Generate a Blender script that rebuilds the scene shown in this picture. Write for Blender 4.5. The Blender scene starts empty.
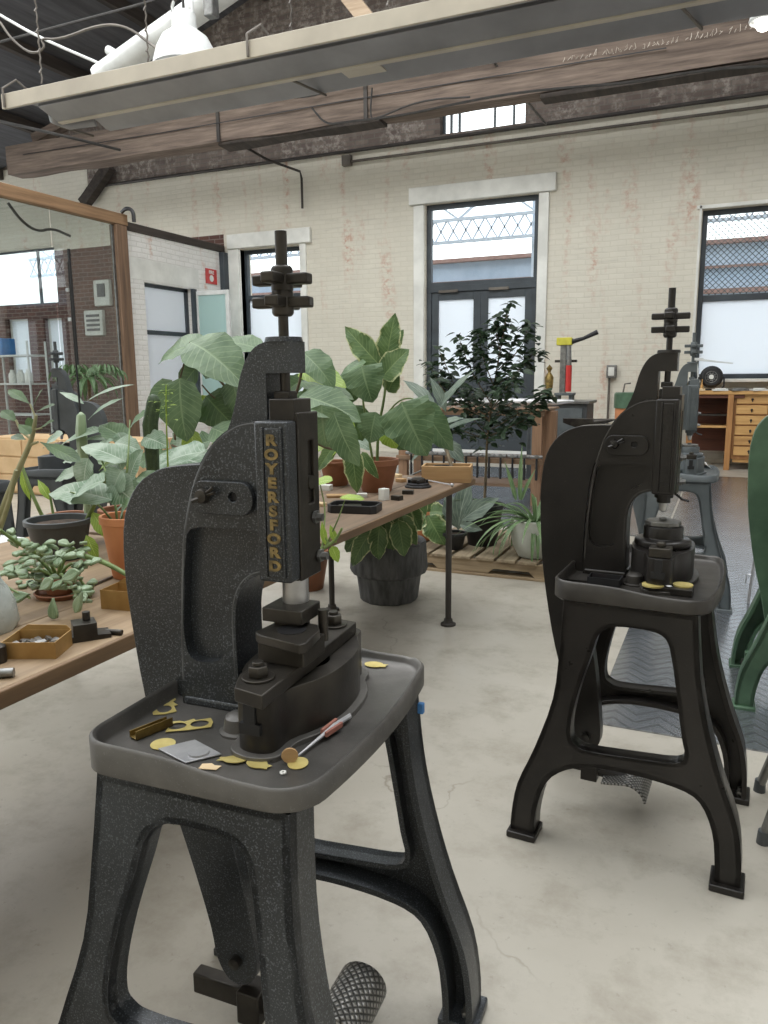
import bpy, bmesh, math, random
from math import sin, cos, pi, radians, sqrt, exp
from mathutils import Vector as V, Matrix, noise
from mathutils.geometry import tessellate_polygon
scene = bpy.context.scene
COL = scene.collection
random.seed(7)

# ------------------------------------------------------------------ camera
PT, RO, PSI, FPX, HC = radians(10.1398), radians(-0.4744), radians(24.1327), 763.983, 1.35
_c, _s = cos(PSI), sin(PSI)
_r0 = V((_c, _s, 0)); _h = V((-_s, _c, 0)); _z = V((0, 0, 1))
FWD = _h*cos(PT) - _z*sin(PT); _up = _h*sin(PT) + _z*cos(PT)
RIGHT = _r0*cos(RO) + _up*sin(RO); UP = -_r0*sin(RO) + _up*cos(RO)
CAMP = V((0, 0, HC))
cd = bpy.data.cameras.new('camera'); co = bpy.data.objects.new('camera', cd); COL.objects.link(co)
m = Matrix((RIGHT, UP, -FWD)).transposed().to_4x4(); m.translation = CAMP; co.matrix_world = m
cd.sensor_fit = 'HORIZONTAL'; cd.sensor_width = 36; cd.lens = 36*FPX/768
cd.clip_start = .05; cd.clip_end = 200
scene.camera = co
def ray(x, y): return FWD + RIGHT*((x-384)/FPX) + UP*((512-y)/FPX)
def atz(x, y, z): d = ray(x, y); return CAMP + d*((z-HC)/d.z)      # point of the photograph on a horizontal plane
def aty(x, y, Y): d = ray(x, y); return CAMP + d*(Y/d.y)           # ... on a plane parallel to the back wall
def atx(x, y, X): d = ray(x, y); return CAMP + d*(X/d.x)

# ------------------------------------------------------------------ materials
def newmat(name):
    mt = bpy.data.materials.new(name); mt.use_nodes = True
    nt = mt.node_tree; nt.nodes.clear()
    out = nt.nodes.new('ShaderNodeOutputMaterial')
    return mt, nt, out
def N(nt, t, **k):
    n = nt.nodes.new('ShaderNode'+t)
    for a, b in k.items():
        if a[0] == '_': setattr(n, a[1:], b)
        else: n.inputs[a.replace('__', ' ')].default_value = b
    return n
def lk(nt, a, b): nt.links.new(a, b)
def rgb(c): return (c[0], c[1], c[2], 1)
def s2l(r, g, b):
    f = lambda v: (v/255/12.92) if v/255 <= .04045 else ((v/255+.055)/1.055)**2.4
    return (f(r), f(g), f(b))
def mixc(nt, fac, a, b):
    mx = nt.nodes.new('ShaderNodeMix'); mx.data_type = 'RGBA'
    for sock, v in ((mx.inputs[0], fac), (mx.inputs[6], a), (mx.inputs[7], b)):
        if hasattr(v, 'links'): lk(nt, v, sock)
        else: sock.default_value = v if isinstance(v, (int, float)) else rgb(v)
    return mx.outputs[2]
def ramp(nt, src, stops):
    r = nt.nodes.new('ShaderNodeValToRGB'); e = r.color_ramp.elements
    while len(e) < len(stops): e.new(.5)
    for i, (p, c) in enumerate(stops):
        e[i].position = p; e[i].color = (c, c, c, 1) if isinstance(c, (int, float)) else rgb(c)
    lk(nt, src, r.inputs[0]); return r.outputs[0]
def objc(nt, scale=(1, 1, 1), rot=(0, 0, 0)):
    tc = N(nt, 'TexCoord'); mp = N(nt, 'Mapping'); mp.inputs['Scale'].default_value = scale; mp.inputs['Rotation'].default_value = rot
    lk(nt, tc.outputs['Object'], mp.inputs[0]); return mp.outputs[0]
def noi(nt, vec, scale, detail=4, rough=.55):
    n = N(nt, 'TexNoise', Scale=scale, Detail=detail, Roughness=rough); lk(nt, vec, n.inputs['Vector']); return n.outputs['Fac']
def bumpn(nt, h, strength=.2, dist=.01):
    b = N(nt, 'Bump', Strength=strength, Distance=dist); lk(nt, h, b.inputs['Height']); return b.outputs['Normal']
def mat(name, c1, c2=None, scale=8, rough=.6, metal=0, bump=.15, bscale=60, bdist=.002, stretch=(1, 1, 1), speck=None, speckamt=.7, spec=.5, coat=0, wear=None):
    mt = mat0(name, c1, c2, scale, rough, metal, bump, bscale, bdist, stretch, speck, speckamt, spec, coat)
    if wear:
        nt = mt.node_tree; p = [n for n in nt.nodes if n.type == 'BSDF_PRINCIPLED'][0]; src = p.inputs['Base Color'].links[0].from_socket
        g = nt.nodes.new('ShaderNodeNewGeometry'); f = ramp(nt, g.outputs['Pointiness'], [(.52, 0.), (.60, .8)]); lk(nt, mixc(nt, f, src, wear), p.inputs['Base Color'])
    return mt
def mat0(name, c1, c2=None, scale=8, rough=.6, metal=0, bump=.15, bscale=60, bdist=.002, stretch=(1, 1, 1), speck=None, speckamt=.7, spec=.5, coat=0):
    mt, nt, out = newmat(name); p = N(nt, 'BsdfPrincipled', Roughness=rough, Metallic=metal)
    p.inputs['Specular IOR Level'].default_value = spec; p.inputs['Coat Weight'].default_value = coat
    v = objc(nt, stretch)
    if c2 is None: c2 = tuple(x*.75 for x in c1)
    col = mixc(nt, ramp(nt, noi(nt, v, scale), [(.35, 0.), (.65, 1.)]), c1, c2)
    if speck:
        col = mixc(nt, ramp(nt, noi(nt, v, 330, 2, .6), [(speckamt-.04, 0.), (speckamt+.04, 1.)]), col, speck)
    lk(nt, col, p.inputs['Base Color'])
    rr = N(nt, 'MapRange'); rr.inputs['To Min'].default_value = max(rough-.12, .02); rr.inputs['To Max'].default_value = min(rough+.12, 1)
    lk(nt, noi(nt, v, scale*2.3), rr.inputs[0]); lk(nt, rr.outputs[0], p.inputs['Roughness'])
    if bump: lk(nt, bumpn(nt, noi(nt, v, bscale, 3), bump, bdist), p.inputs['Normal'])
    lk(nt, p.outputs[0], out.inputs[0]); return mt
def wood(name, c1, c2, axis=0, scale=3, rough=.6, dark=None, bump=.3):
    st = [14, 14, 14]; st[axis] = .9
    mt, nt, out = newmat(name); p = N(nt, 'BsdfPrincipled', Roughness=rough)
    v = objc(nt, tuple(st)); a = noi(nt, v, scale, 6, .65); col = mixc(nt, ramp(nt, a, [(.32, 0.), (.68, 1.)]), c1, c2)
    v2 = objc(nt, tuple(x*.35 for x in st)); b = noi(nt, v2, scale, 3, .5)
    col = mixc(nt, ramp(nt, b, [(.5, 0.), (.78, .8)]), col, dark or tuple(x*.45 for x in c2))
    lk(nt, col, p.inputs['Base Color']); lk(nt, bumpn(nt, a, bump, .004), p.inputs['Normal'])
    lk(nt, p.outputs[0], out.inputs[0]); return mt
def leafmat(name, c1, c2, vein, edge=None, rough=.42, nveins=9, edgew=.36, trans=.25):
    mt, nt, out = newmat(name); tc = N(nt, 'TexCoord'); sx = N(nt, 'SeparateXYZ'); lk(nt, tc.outputs['UV'], sx.inputs[0])
    def M(op, a, b=0):
        n = nt.nodes.new('ShaderNodeMath'); n.operation = op
        for i, q in enumerate((a, b)):
            if hasattr(q, 'links'): lk(nt, q, n.inputs[i])
            else: n.inputs[i].default_value = q
        return n.outputs[0]
    u, w = sx.outputs[0], sx.outputs[1]
    a = M('ABSOLUTE', M('SUBTRACT', w, .5))
    mid = M('LESS_THAN', a, .022)
    sv = M('SUBTRACT', M('MULTIPLY', u, nveins), M('MULTIPLY', a, 5.0)); fr = M('FRACT', sv); side = M('LESS_THAN', M('ABSOLUTE', M('SUBTRACT', fr, .5)), .07)
    ve = M('MAXIMUM', mid, M('MULTIPLY', side, .65))
    v = objc(nt); nn = noi(nt, v, 14, 3)
    col = mixc(nt, ramp(nt, nn, [(.35, 0.), (.65, 1.)]), c1, c2)
    if edge:
        e = M('ADD', a, M('MULTIPLY', M('SUBTRACT', noi(nt, v, 45, 3), .5), .25))
        col = mixc(nt, ramp(nt, e, [(edgew, 0.), (edgew+.05, 1.)]), col, edge)
    col = mixc(nt, ve, col, vein)
    p = N(nt, 'BsdfPrincipled', Roughness=rough); lk(nt, col, p.inputs['Base Color'])
    lk(nt, bumpn(nt, M('SUBTRACT', 1, ve), .25, .004), p.inputs['Normal'])
    t = N(nt, 'BsdfTranslucent'); lk(nt, col, t.inputs[0]); mx = N(nt, 'MixShader', Fac=trans)
    lk(nt, p.outputs[0], mx.inputs[1]); lk(nt, t.outputs[0], mx.inputs[2]); lk(nt, mx.outputs[0], out.inputs[0]); return mt
def glassmat(name, tint=(1, 1, 1), gloss=.08, rough=0.02):
    mt, nt, out = newmat(name); t = N(nt, 'BsdfTransparent', Color=rgb(tint)); g = N(nt, 'BsdfGlossy', Color=(1, 1, 1, 1), Roughness=rough)
    fr = N(nt, 'Fresnel', IOR=1.45); ad = N(nt, 'Math', _operation='ADD'); ad.inputs[1].default_value = gloss; lk(nt, fr.outputs[0], ad.inputs[0])
    gm = N(nt, 'NewGeometry'); fb = N(nt, 'Math', _operation='SUBTRACT'); fb.inputs[0].default_value = 1; lk(nt, gm.outputs['Backfacing'], fb.inputs[1]); mu = N(nt, 'Math', _operation='MULTIPLY'); lk(nt, ad.outputs[0], mu.inputs[0]); lk(nt, fb.outputs[0], mu.inputs[1])
    mx = N(nt, 'MixShader'); lk(nt, mu.outputs[0], mx.inputs[0]); lk(nt, t.outputs[0], mx.inputs[1]); lk(nt, g.outputs[0], mx.inputs[2]); lk(nt, mx.outputs[0], out.inputs[0]); return mt
def frosted(name, c=(.9, .93, .96)):
    mt, nt, out = newmat(name); t = N(nt, 'BsdfTranslucent', Color=rgb(c)); d = N(nt, 'BsdfDiffuse', Color=rgb(c)); mx = N(nt, 'MixShader', Fac=.25)
    lk(nt, t.outputs[0], mx.inputs[1]); lk(nt, d.outputs[0], mx.inputs[2]); lk(nt, mx.outputs[0], out.inputs[0]); return mt
def brick(name, ca, cb, mortar, stain=None, stainlo=.62, xz=True, scale=1, bump=.5, extra=None, msize=.012, rough=.75):
    mt, nt, out = newmat(name); tc = N(nt, 'TexCoord'); sx = N(nt, 'SeparateXYZ'); lk(nt, tc.outputs['Object'], sx.inputs[0])
    cx = N(nt, 'CombineXYZ'); lk(nt, sx.outputs[0 if xz else 1], cx.inputs[0]); lk(nt, sx.outputs[2], cx.inputs[1])
    b = N(nt, 'TexBrick', Color1=rgb(ca), Color2=rgb(cb), Mortar=rgb(mortar), Scale=scale); b.inputs['Mortar Size'].default_value = msize
    b.inputs['Mortar Smooth'].default_value = .6; b.inputs['Brick Width'].default_value = .24; b.inputs['Row Height'].default_value = .082
    # uneven courses
    nz = N(nt, 'TexNoise', Scale=2.2, Detail=3); lk(nt, cx.outputs[0], nz.inputs['Vector'])
    vm = N(nt, 'VectorMath', _operation='MULTIPLY_ADD'); vm.inputs[1].default_value = (.03, .03, 0); lk(nt, nz.outputs['Color'], vm.inputs[0]); lk(nt, cx.outputs[0], vm.inputs[2])
    lk(nt, vm.outputs[0], b.inputs['Vector'])
    n1 = noi(nt, cx.outputs[0], 1.6, 6, .65); col = mixc(nt, ramp(nt, n1, [(.3, .0), (.75, .35)]), b.outputs['Color'], tuple(x*.72 for x in ca))
    vh = N(nt, 'Mapping'); vh.inputs['Scale'].default_value = (.8, 7, 1); lk(nt, cx.outputs[0], vh.inputs[0])
    if name.startswith('painted'): col = mixc(nt, ramp(nt, noi(nt, vh.outputs[0], 2.4, 8, .72), [(.55, 0.), (.7, .55)]), col, tuple(x*.68 for x in ca))
    if stain:
        vs = N(nt, 'Mapping'); vs.inputs['Scale'].default_value = (2.6, .34, 1); lk(nt, cx.outputs[0], vs.inputs[0])
        n2 = noi(nt, vs.outputs[0], 1.3, 3, .5); n3 = noi(nt, cx.outputs[0], 9, 5, .7)
        mm = N(nt, 'Math', _operation='MULTIPLY'); lk(nt, ramp(nt, n2, [(stainlo-.1, 0.), (stainlo+.08, 1.)]), mm.inputs[0]); lk(nt, ramp(nt, n3, [(.46, 0.), (.6, 1.)]), mm.inputs[1])
        col = mixc(nt, mm.outputs[0], col, stain)
    p = N(nt, 'BsdfPrincipled', Roughness=rough); lk(nt, col, p.inputs['Base Color'])
    ad = N(nt, 'Math', _operation='ADD'); lk(nt, b.outputs['Fac'], ad.inputs[0]); mu = N(nt, 'Math', _operation='MULTIPLY'); mu.inputs[1].default_value = -.7
    lk(nt, noi(nt, cx.outputs[0], 26, 5), mu.inputs[0]); lk(nt, mu.outputs[0], ad.inputs[1])
    bp = N(nt, 'Bump', Strength=bump, Distance=.012, _invert=True); lk(nt, ad.outputs[0], bp.inputs['Height']); lk(nt, bp.outputs[0], p.inputs['Normal'])
    lk(nt, p.outputs[0], out.inputs[0]); return mt
def emis(name, c, s):
    mt, nt, out = newmat(name); e = N(nt, 'Emission', Color=rgb(c), Strength=s); lk(nt, e.outputs[0], out.inputs[0]); return mt

L = s2l
M = {}
M['iron'] = mat('cast_iron_black', L(62, 65, 68), L(45, 47, 49), 5, .34, .25, .35, 90, .0010, speck=L(96, 101, 106), speckamt=.6, spec=.5)
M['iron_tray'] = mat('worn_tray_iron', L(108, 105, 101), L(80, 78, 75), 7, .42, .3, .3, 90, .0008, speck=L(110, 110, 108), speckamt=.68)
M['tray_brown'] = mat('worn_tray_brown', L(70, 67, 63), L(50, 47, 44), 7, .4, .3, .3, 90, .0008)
M['lit_edge_iron'] = mat('worn_lit_edge_iron', L(104, 107, 110), L(72, 74, 76), 14, .38, .4, .3, 90, .001)  # lighter iron: edge wear and a painted edge highlight together
M['lit_edge_brown'] = mat('worn_lit_edge_brown', L(72, 70, 67), L(48, 46, 44), 14, .38, .4, .3, 90, .001)  # brown version of the same wear and painted edge highlight
M['iron_brown'] = mat('cast_iron_brown_black', L(46, 43, 41), L(33, 31, 29), 5, .32, .3, .25, 80, .001, speck=L(85, 80, 76), speckamt=.72)
M['iron_grey'] = mat('cast_iron_grey_paint', L(98, 104, 106), L(80, 86, 88), 5, .5, .1, .25, 80, .001)
M['iron_slate'] = mat('cast_iron_slate', L(76, 80, 82), L(60, 63, 65), 5, .5, .15, .25, 80, .001)
M['iron_green'] = mat('green_enamel', L(78, 106, 82), L(56, 82, 62), 5, .38, 0, .3, 60, .0015, speck=L(140, 165, 145), speckamt=.75)
M['tooldark'] = mat('tool_steel_dark', L(70, 66, 60), L(48, 45, 42), 12, .38, .6, .3, 120, .0008)
M['tooltop'] = mat('worn_bolster', L(104, 98, 88), L(62, 58, 52), 9, .45, .5, .3, 100, .0008)
M['steel'] = mat('bright_steel', L(204, 204, 204), L(176, 176, 178), 18, .34, .6, .1, 150, .0005)
M['steel_dull'] = mat('dull_steel', L(140, 140, 138), L(110, 110, 108), 18, .4, .8, .15, 120, .0005)
M['brass'] = mat('brass_sheet', L(214, 198, 130), L(190, 172, 104), 22, .4, .3, .1, 100, .0004)
M['brass_old'] = mat('old_brass', L(150, 128, 74), L(104, 86, 50), 22, .45, .7, .2, 100, .0005)
M['gilt'] = mat('worn_gilt', L(162, 140, 90), L(96, 84, 60), 60, .5, .5, .2, 100, .0005)
M['terra'] = mat('terracotta', L(208, 140, 96), L(190, 120, 78), 6, .75, 0, .2, 70, .001)
M['terra_dk'] = mat('brown_terracotta', L(150, 98, 68), L(126, 80, 54), 6, .6, 0, .2, 70, .001)
M['soil'] = mat('soil', L(74, 58, 44), L(40, 32, 26), 40, .95, 0, .8, 60, .01)
M['blackplastic'] = mat('black_plastic', L(38, 38, 40), L(28, 28, 30), 6, .45, 0, .1)
M['greyplastic'] = mat('grey_pot', L(72, 76, 78), L(60, 62, 64), 6, .5, 0, .1)
M['white'] = mat('white_paint', L(226, 226, 220), L(206, 206, 200), 3, .5, 0, .1, 30)
M['white_metal'] = mat('white_enamel', L(220, 222, 220), L(196, 198, 196), 4, .35, 0, .05)
M['beige'] = mat('beige_metal', L(186, 178, 162), L(168, 160, 146), 2, .5, .1, .05)
M['duct_grey'] = mat('grey_reflector', L(150, 150, 152), L(132, 132, 134), 2, .5, .3, .05)
M['frame'] = mat('dark_window_frame', L(62, 70, 76), L(48, 54, 60), 3, .5, 0, .1)
M['stem'] = mat('green_stem', L(120, 140, 84), L(96, 116, 66), 20, .55, 0, .2)
M['stem_brown'] = mat('woody_stem', L(112, 98, 76), L(82, 70, 54), 20, .8, 0, .5)
M['stem_pale'] = mat('pale_stem', L(160, 158, 124), L(134, 134, 98), 12, .6, 0, .3)
M['black'] = mat('black_thing', L(34, 34, 36), L(24, 24, 26), 8, .5, 0, .1)
M['cable'] = mat('dark_cable', L(58, 56, 54), L(44, 42, 40), 8, .6, 0, 0)
M['pipe'] = mat('old_pipe', L(112, 106, 98), L(84, 78, 72), 3, .6, .2, .2)
M['pipe_dk'] = mat('dark_pipe', L(72, 68, 64), L(56, 52, 50), 3, .55, .4, .2)
M['tabletop'] = wood('table_board', L(156, 134, 106), L(126, 104, 78), 1, 2.2, .6, L(92, 76, 58))
M['tabletop2'] = wood('table_board_far', L(138, 118, 98), L(112, 94, 78), 1, 2.2, .55, L(80, 68, 56))
M['tabletop_edge'] = wood('table_edge', L(126, 100, 72), L(98, 76, 54), 1, 2.5, .6)
M['pallet'] = wood('pallet_wood', L(176, 156, 126), L(140, 120, 94), 0, 2, .8)
M['pallet_slat'] = wood('pallet_slat_wood', L(170, 154, 128), L(130, 114, 92), 1, 2, .8)
M['box_brass'] = mat('gold_card', L(176, 142, 88), L(148, 114, 64), 10, .45, .35, .3, 20, .004)
M['crate'] = wood('crate_wood', L(186, 152, 108), L(160, 124, 82), 0, 2, .6)
M['oak'] = wood('oak', L(206, 164, 104), L(184, 140, 84), 0, 2, .5, L(150, 108, 62))
M['oak_v'] = wood('oak_upright', L(176, 128, 78), L(150, 104, 60), 2, 2, .5, L(120, 80, 46))
M['redwood'] = wood('reddish_wood', L(110, 66, 46), L(86, 50, 36), 0, 2, .6)
M['shelfwood'] = wood('shelf_wood', L(158, 124, 96), L(128, 98, 74), 2, 2, .6)
M['shelfwood_x'] = wood('shelf_rail_wood', L(150, 122, 96), L(122, 96, 74), 0, 2, .6)
M['timber'] = wood('old_timber', L(136, 120, 108), L(94, 82, 74), 0, 1.6, .9, L(66, 56, 50), .9)
M['timber_y'] = wood('partition_timber', L(160, 128, 96), L(124, 96, 70), 1, 1.3, .8, L(84, 64, 48), .6)
M['timber_z'] = wood('pillar_timber', L(134, 106, 84), L(98, 78, 62), 2, 1.3, .8, L(64, 52, 42), .6)
M['timber_dark'] = wood('dark_timber', L(74, 66, 60), L(52, 46, 42), 1, 1.3, .85)
M['plank_light'] = wood('light_plank', L(196, 176, 152), L(160, 138, 114), 0, 1.3, .8)
M['red'] = mat('red_plastic', L(196, 52, 46), L(170, 40, 36), 8, .45)
M['yellow'] = mat('yellow_tape', L(206, 200, 70), L(180, 172, 60), 8, .5)
M['blue'] = mat('blue_plastic', L(70, 130, 190), L(56, 110, 170), 8, .5)
M['basket'] = mat('woven_grey', L(96, 96, 96), L(66, 66, 66), 30, .75, 0, .8, 90, .006, stretch=(1, 1, .25))
M['ceramic'] = mat('pale_ceramic', L(196, 198, 190), L(176, 178, 170), 5, .3, 0, .05)
M['cork'] = mat('paper', L(222, 198, 160), L(204, 178, 138), 9, .8)
M['cardboard'] = mat('cardboard', L(206, 176, 136), L(190, 158, 118), 4, .8)
M['glass'] = glassmat('clear_glass', (.97, .985, .98), .0)
M['glass_partition'] = glassmat('partition_glass', (.80, .83, .82), .04)
M['glass_vase'] = glassmat('vase_glass', (.86, .9, .9), .12, .1)
M['frosted'] = frosted('frosted_glass')
M['frosted_green'] = frosted('frosted_green_glass', (.66, .80, .78))
M['brick_white'] = brick('painted_brick', L(213, 208, 194), L(208, 203, 189), L(204, 199, 184), L(188, 154, 136), .63, bump=.22)
M['brick_white2'] = brick('painted_brick_side', L(232, 230, 226), L(227, 225, 221), L(218, 216, 211), L(196, 160, 140), .66, xz=False)
M['brick_upper'] = brick('bare_brick_upper', L(116, 104, 96), L(92, 80, 74), L(104, 98, 92), L(150, 142, 134), .5, rough=.9)
M['brick_red'] = brick('bare_brick_red', L(98, 66, 56), L(78, 54, 48), L(120, 108, 102), None, rough=.85)
M['roof'] = wood('roof_boards', L(104, 104, 108), L(76, 76, 80), 1, .8, .85, L(58, 56, 58), .5)
M['l_big'] = leafmat('leaf_big_green', L(104, 128, 92), L(76, 102, 68), L(120, 142, 104), nveins=11)
M['l_big_d'] = leafmat('leaf_deep_green', L(80, 106, 62), L(54, 80, 44), L(98, 122, 76))
M['l_var'] = leafmat('leaf_cream_edge', L(98, 124, 74), L(70, 98, 54), L(120, 142, 90), L(188, 192, 144), .45, 11, .42)
M['l_lime'] = leafmat('leaf_lime', L(150, 176, 70), L(124, 152, 52), L(180, 200, 110))
M['l_grey'] = leafmat('leaf_grey_green', L(116, 130, 116), L(90, 106, 94), L(148, 160, 146), None, .4, 4)
M['l_silver'] = leafmat('leaf_silver', L(160, 176, 158), L(92, 122, 90), L(168, 182, 164), None, .45, 12)
M['l_dark'] = leafmat('leaf_small_dark', L(56, 76, 52), L(40, 58, 40), L(78, 96, 72), None, .4, 4)
M['l_jade'] = leafmat('leaf_jade', L(140, 158, 126), L(112, 136, 102), L(150, 168, 134), None, .35, 0, trans=.05)
M['l_palm'] = leafmat('leaf_palm', L(84, 112, 74), L(64, 92, 58), L(120, 144, 104), None, .5, 3)
M['l_spider'] = leafmat('leaf_strap', L(124, 150, 104), L(94, 124, 80), L(170, 188, 150), None, .4, 0)
M['cactus'] = mat('cactus_skin', L(66, 86, 52), L(48, 66, 40), 40, .6, 0, .5, 60, .003, speck=L(150, 160, 120), speckamt=.72)
M['bright_bulb'] = emis('bulb_glow', (1, .97, .9), 5)

# floor: polished concrete
def concrete():
    mt, nt, out = newmat('concrete_floor'); v = objc(nt); p = N(nt, 'BsdfPrincipled', Roughness=.4)
    a = noi(nt, v, .9, 8, .62); b = noi(nt, v, 4.5, 8, .7); c = noi(nt, v, 30, 4, .7)
    col = mixc(nt, ramp(nt, a, [(.3, 0.), (.7, 1.)]), L(162, 156, 144), L(182, 177, 166))
    col = mixc(nt, ramp(nt, b, [(.48, 0.), (.72, .7)]), col, L(138, 131, 117))
    col = mixc(nt, ramp(nt, c, [(.62, 0.), (.74, .45)]), col, L(116, 109, 97))
    vo = N(nt, 'TexVoronoi', Scale=.55, _feature='DISTANCE_TO_EDGE'); nz = N(nt, 'TexNoise', Scale=3.0, Detail=5)
    lk(nt, v, nz.inputs['Vector']); vm = N(nt, 'VectorMath', _operation='MULTIPLY_ADD'); vm.inputs[1].default_value = (.5, .5, .5)
    lk(nt, nz.outputs['Color'], vm.inputs[0]); lk(nt, v, vm.inputs[2]); lk(nt, vm.outputs[0], vo.inputs['Vector'])
    crack = ramp(nt, vo.outputs['Distance'], [(.0, 1.), (.004, 0.)])
    mm = N(nt, 'Math', _operation='MULTIPLY'); lk(nt, crack, mm.inputs[0]); lk(nt, ramp(nt, noi(nt, v, 1.7, 2), [(.5, 0.), (.6, .8)]), mm.inputs[1])
    col = mixc(nt, mm.outputs[0], col, L(128, 120, 106))
    lk(nt, col, p.inputs['Base Color'])
    lk(nt, ramp(nt, b, [(.3, .30), (.7, .5)]), p.inputs['Roughness'])
    lk(nt, bumpn(nt, c, .08, .003), p.inputs['Normal']); lk(nt, p.outputs[0], out.inputs[0]); return mt
M['concrete'] = concrete()
def plate():
    # chevron tread plate
    mt, nt, out = newmat('chevron_plate'); tc = N(nt, 'TexCoord'); sx = N(nt, 'SeparateXYZ'); lk(nt, tc.outputs['Object'], sx.inputs[0])
    def Mm(op, a, b=0):
        n = nt.nodes.new('ShaderNodeMath'); n.operation = op
        for i, q in enumerate((a, b)):
            if hasattr(q, 'links'): lk(nt, q, n.inputs[i])
            else: n.inputs[i].default_value = q
        return n.outputs[0]
    x, y = sx.outputs[0], sx.outputs[1]
    tri = Mm('PINGPONG', x, .085)
    s = Mm('FRACT', Mm('MULTIPLY', Mm('ADD', y, tri), 1/.072))
    ridge = Mm('LESS_THAN', s, .28)
    v = objc(nt); n1 = noi(nt, v, 3, 6)
    col = mixc(nt, ramp(nt, n1, [(.3, 0.), (.7, 1.)]), L(176, 180, 186), L(150, 154, 160))
    col = mixc(nt, Mm('MULTIPLY', ridge, .5), col, L(112, 116, 120))
    p = N(nt, 'BsdfPrincipled', Roughness=.27, Metallic=.85); lk(nt, col, p.inputs['Base Color'])
    lk(nt, bumpn(nt, ridge, .5, .003), p.inputs['Normal']); lk(nt, p.outputs[0], out.inputs[0]); return mt
M['plate'] = plate()
def knurl():
    mt, nt, out = newmat('diamond_tread'); tc = N(nt, 'TexCoord'); sx = N(nt, 'SeparateXYZ'); lk(nt, tc.outputs['UV'], sx.inputs[0])
    def Mm(op, a, b=0):
        n = nt.nodes.new('ShaderNodeMath'); n.operation = op
        for i, q in enumerate((a, b)):
            if hasattr(q, 'links'): lk(nt, q, n.inputs[i])
            else: n.inputs[i].default_value = q
        return n.outputs[0]
    x = Mm('MULTIPLY', sx.outputs[0], 13); y = Mm('MULTIPLY', sx.outputs[1], 9)
    a = Mm('PINGPONG', Mm('ADD', x, y), .5); b = Mm('PINGPONG', Mm('SUBTRACT', x, y), .5)
    h = Mm('MINIMUM', a, b)
    col = mixc(nt, ramp(nt, h, [(.08, 0.), (.3, 1.)]), L(70, 70, 68), L(164, 162, 158))
    p = N(nt, 'BsdfPrincipled', Roughness=.35, Metallic=.6); lk(nt, col, p.inputs['Base Color'])
    lk(nt, bumpn(nt, h, 1, .006), p.inputs['Normal']); lk(nt, p.outputs[0], out.inputs[0]); return mt
M['knurl'] = knurl()

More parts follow.
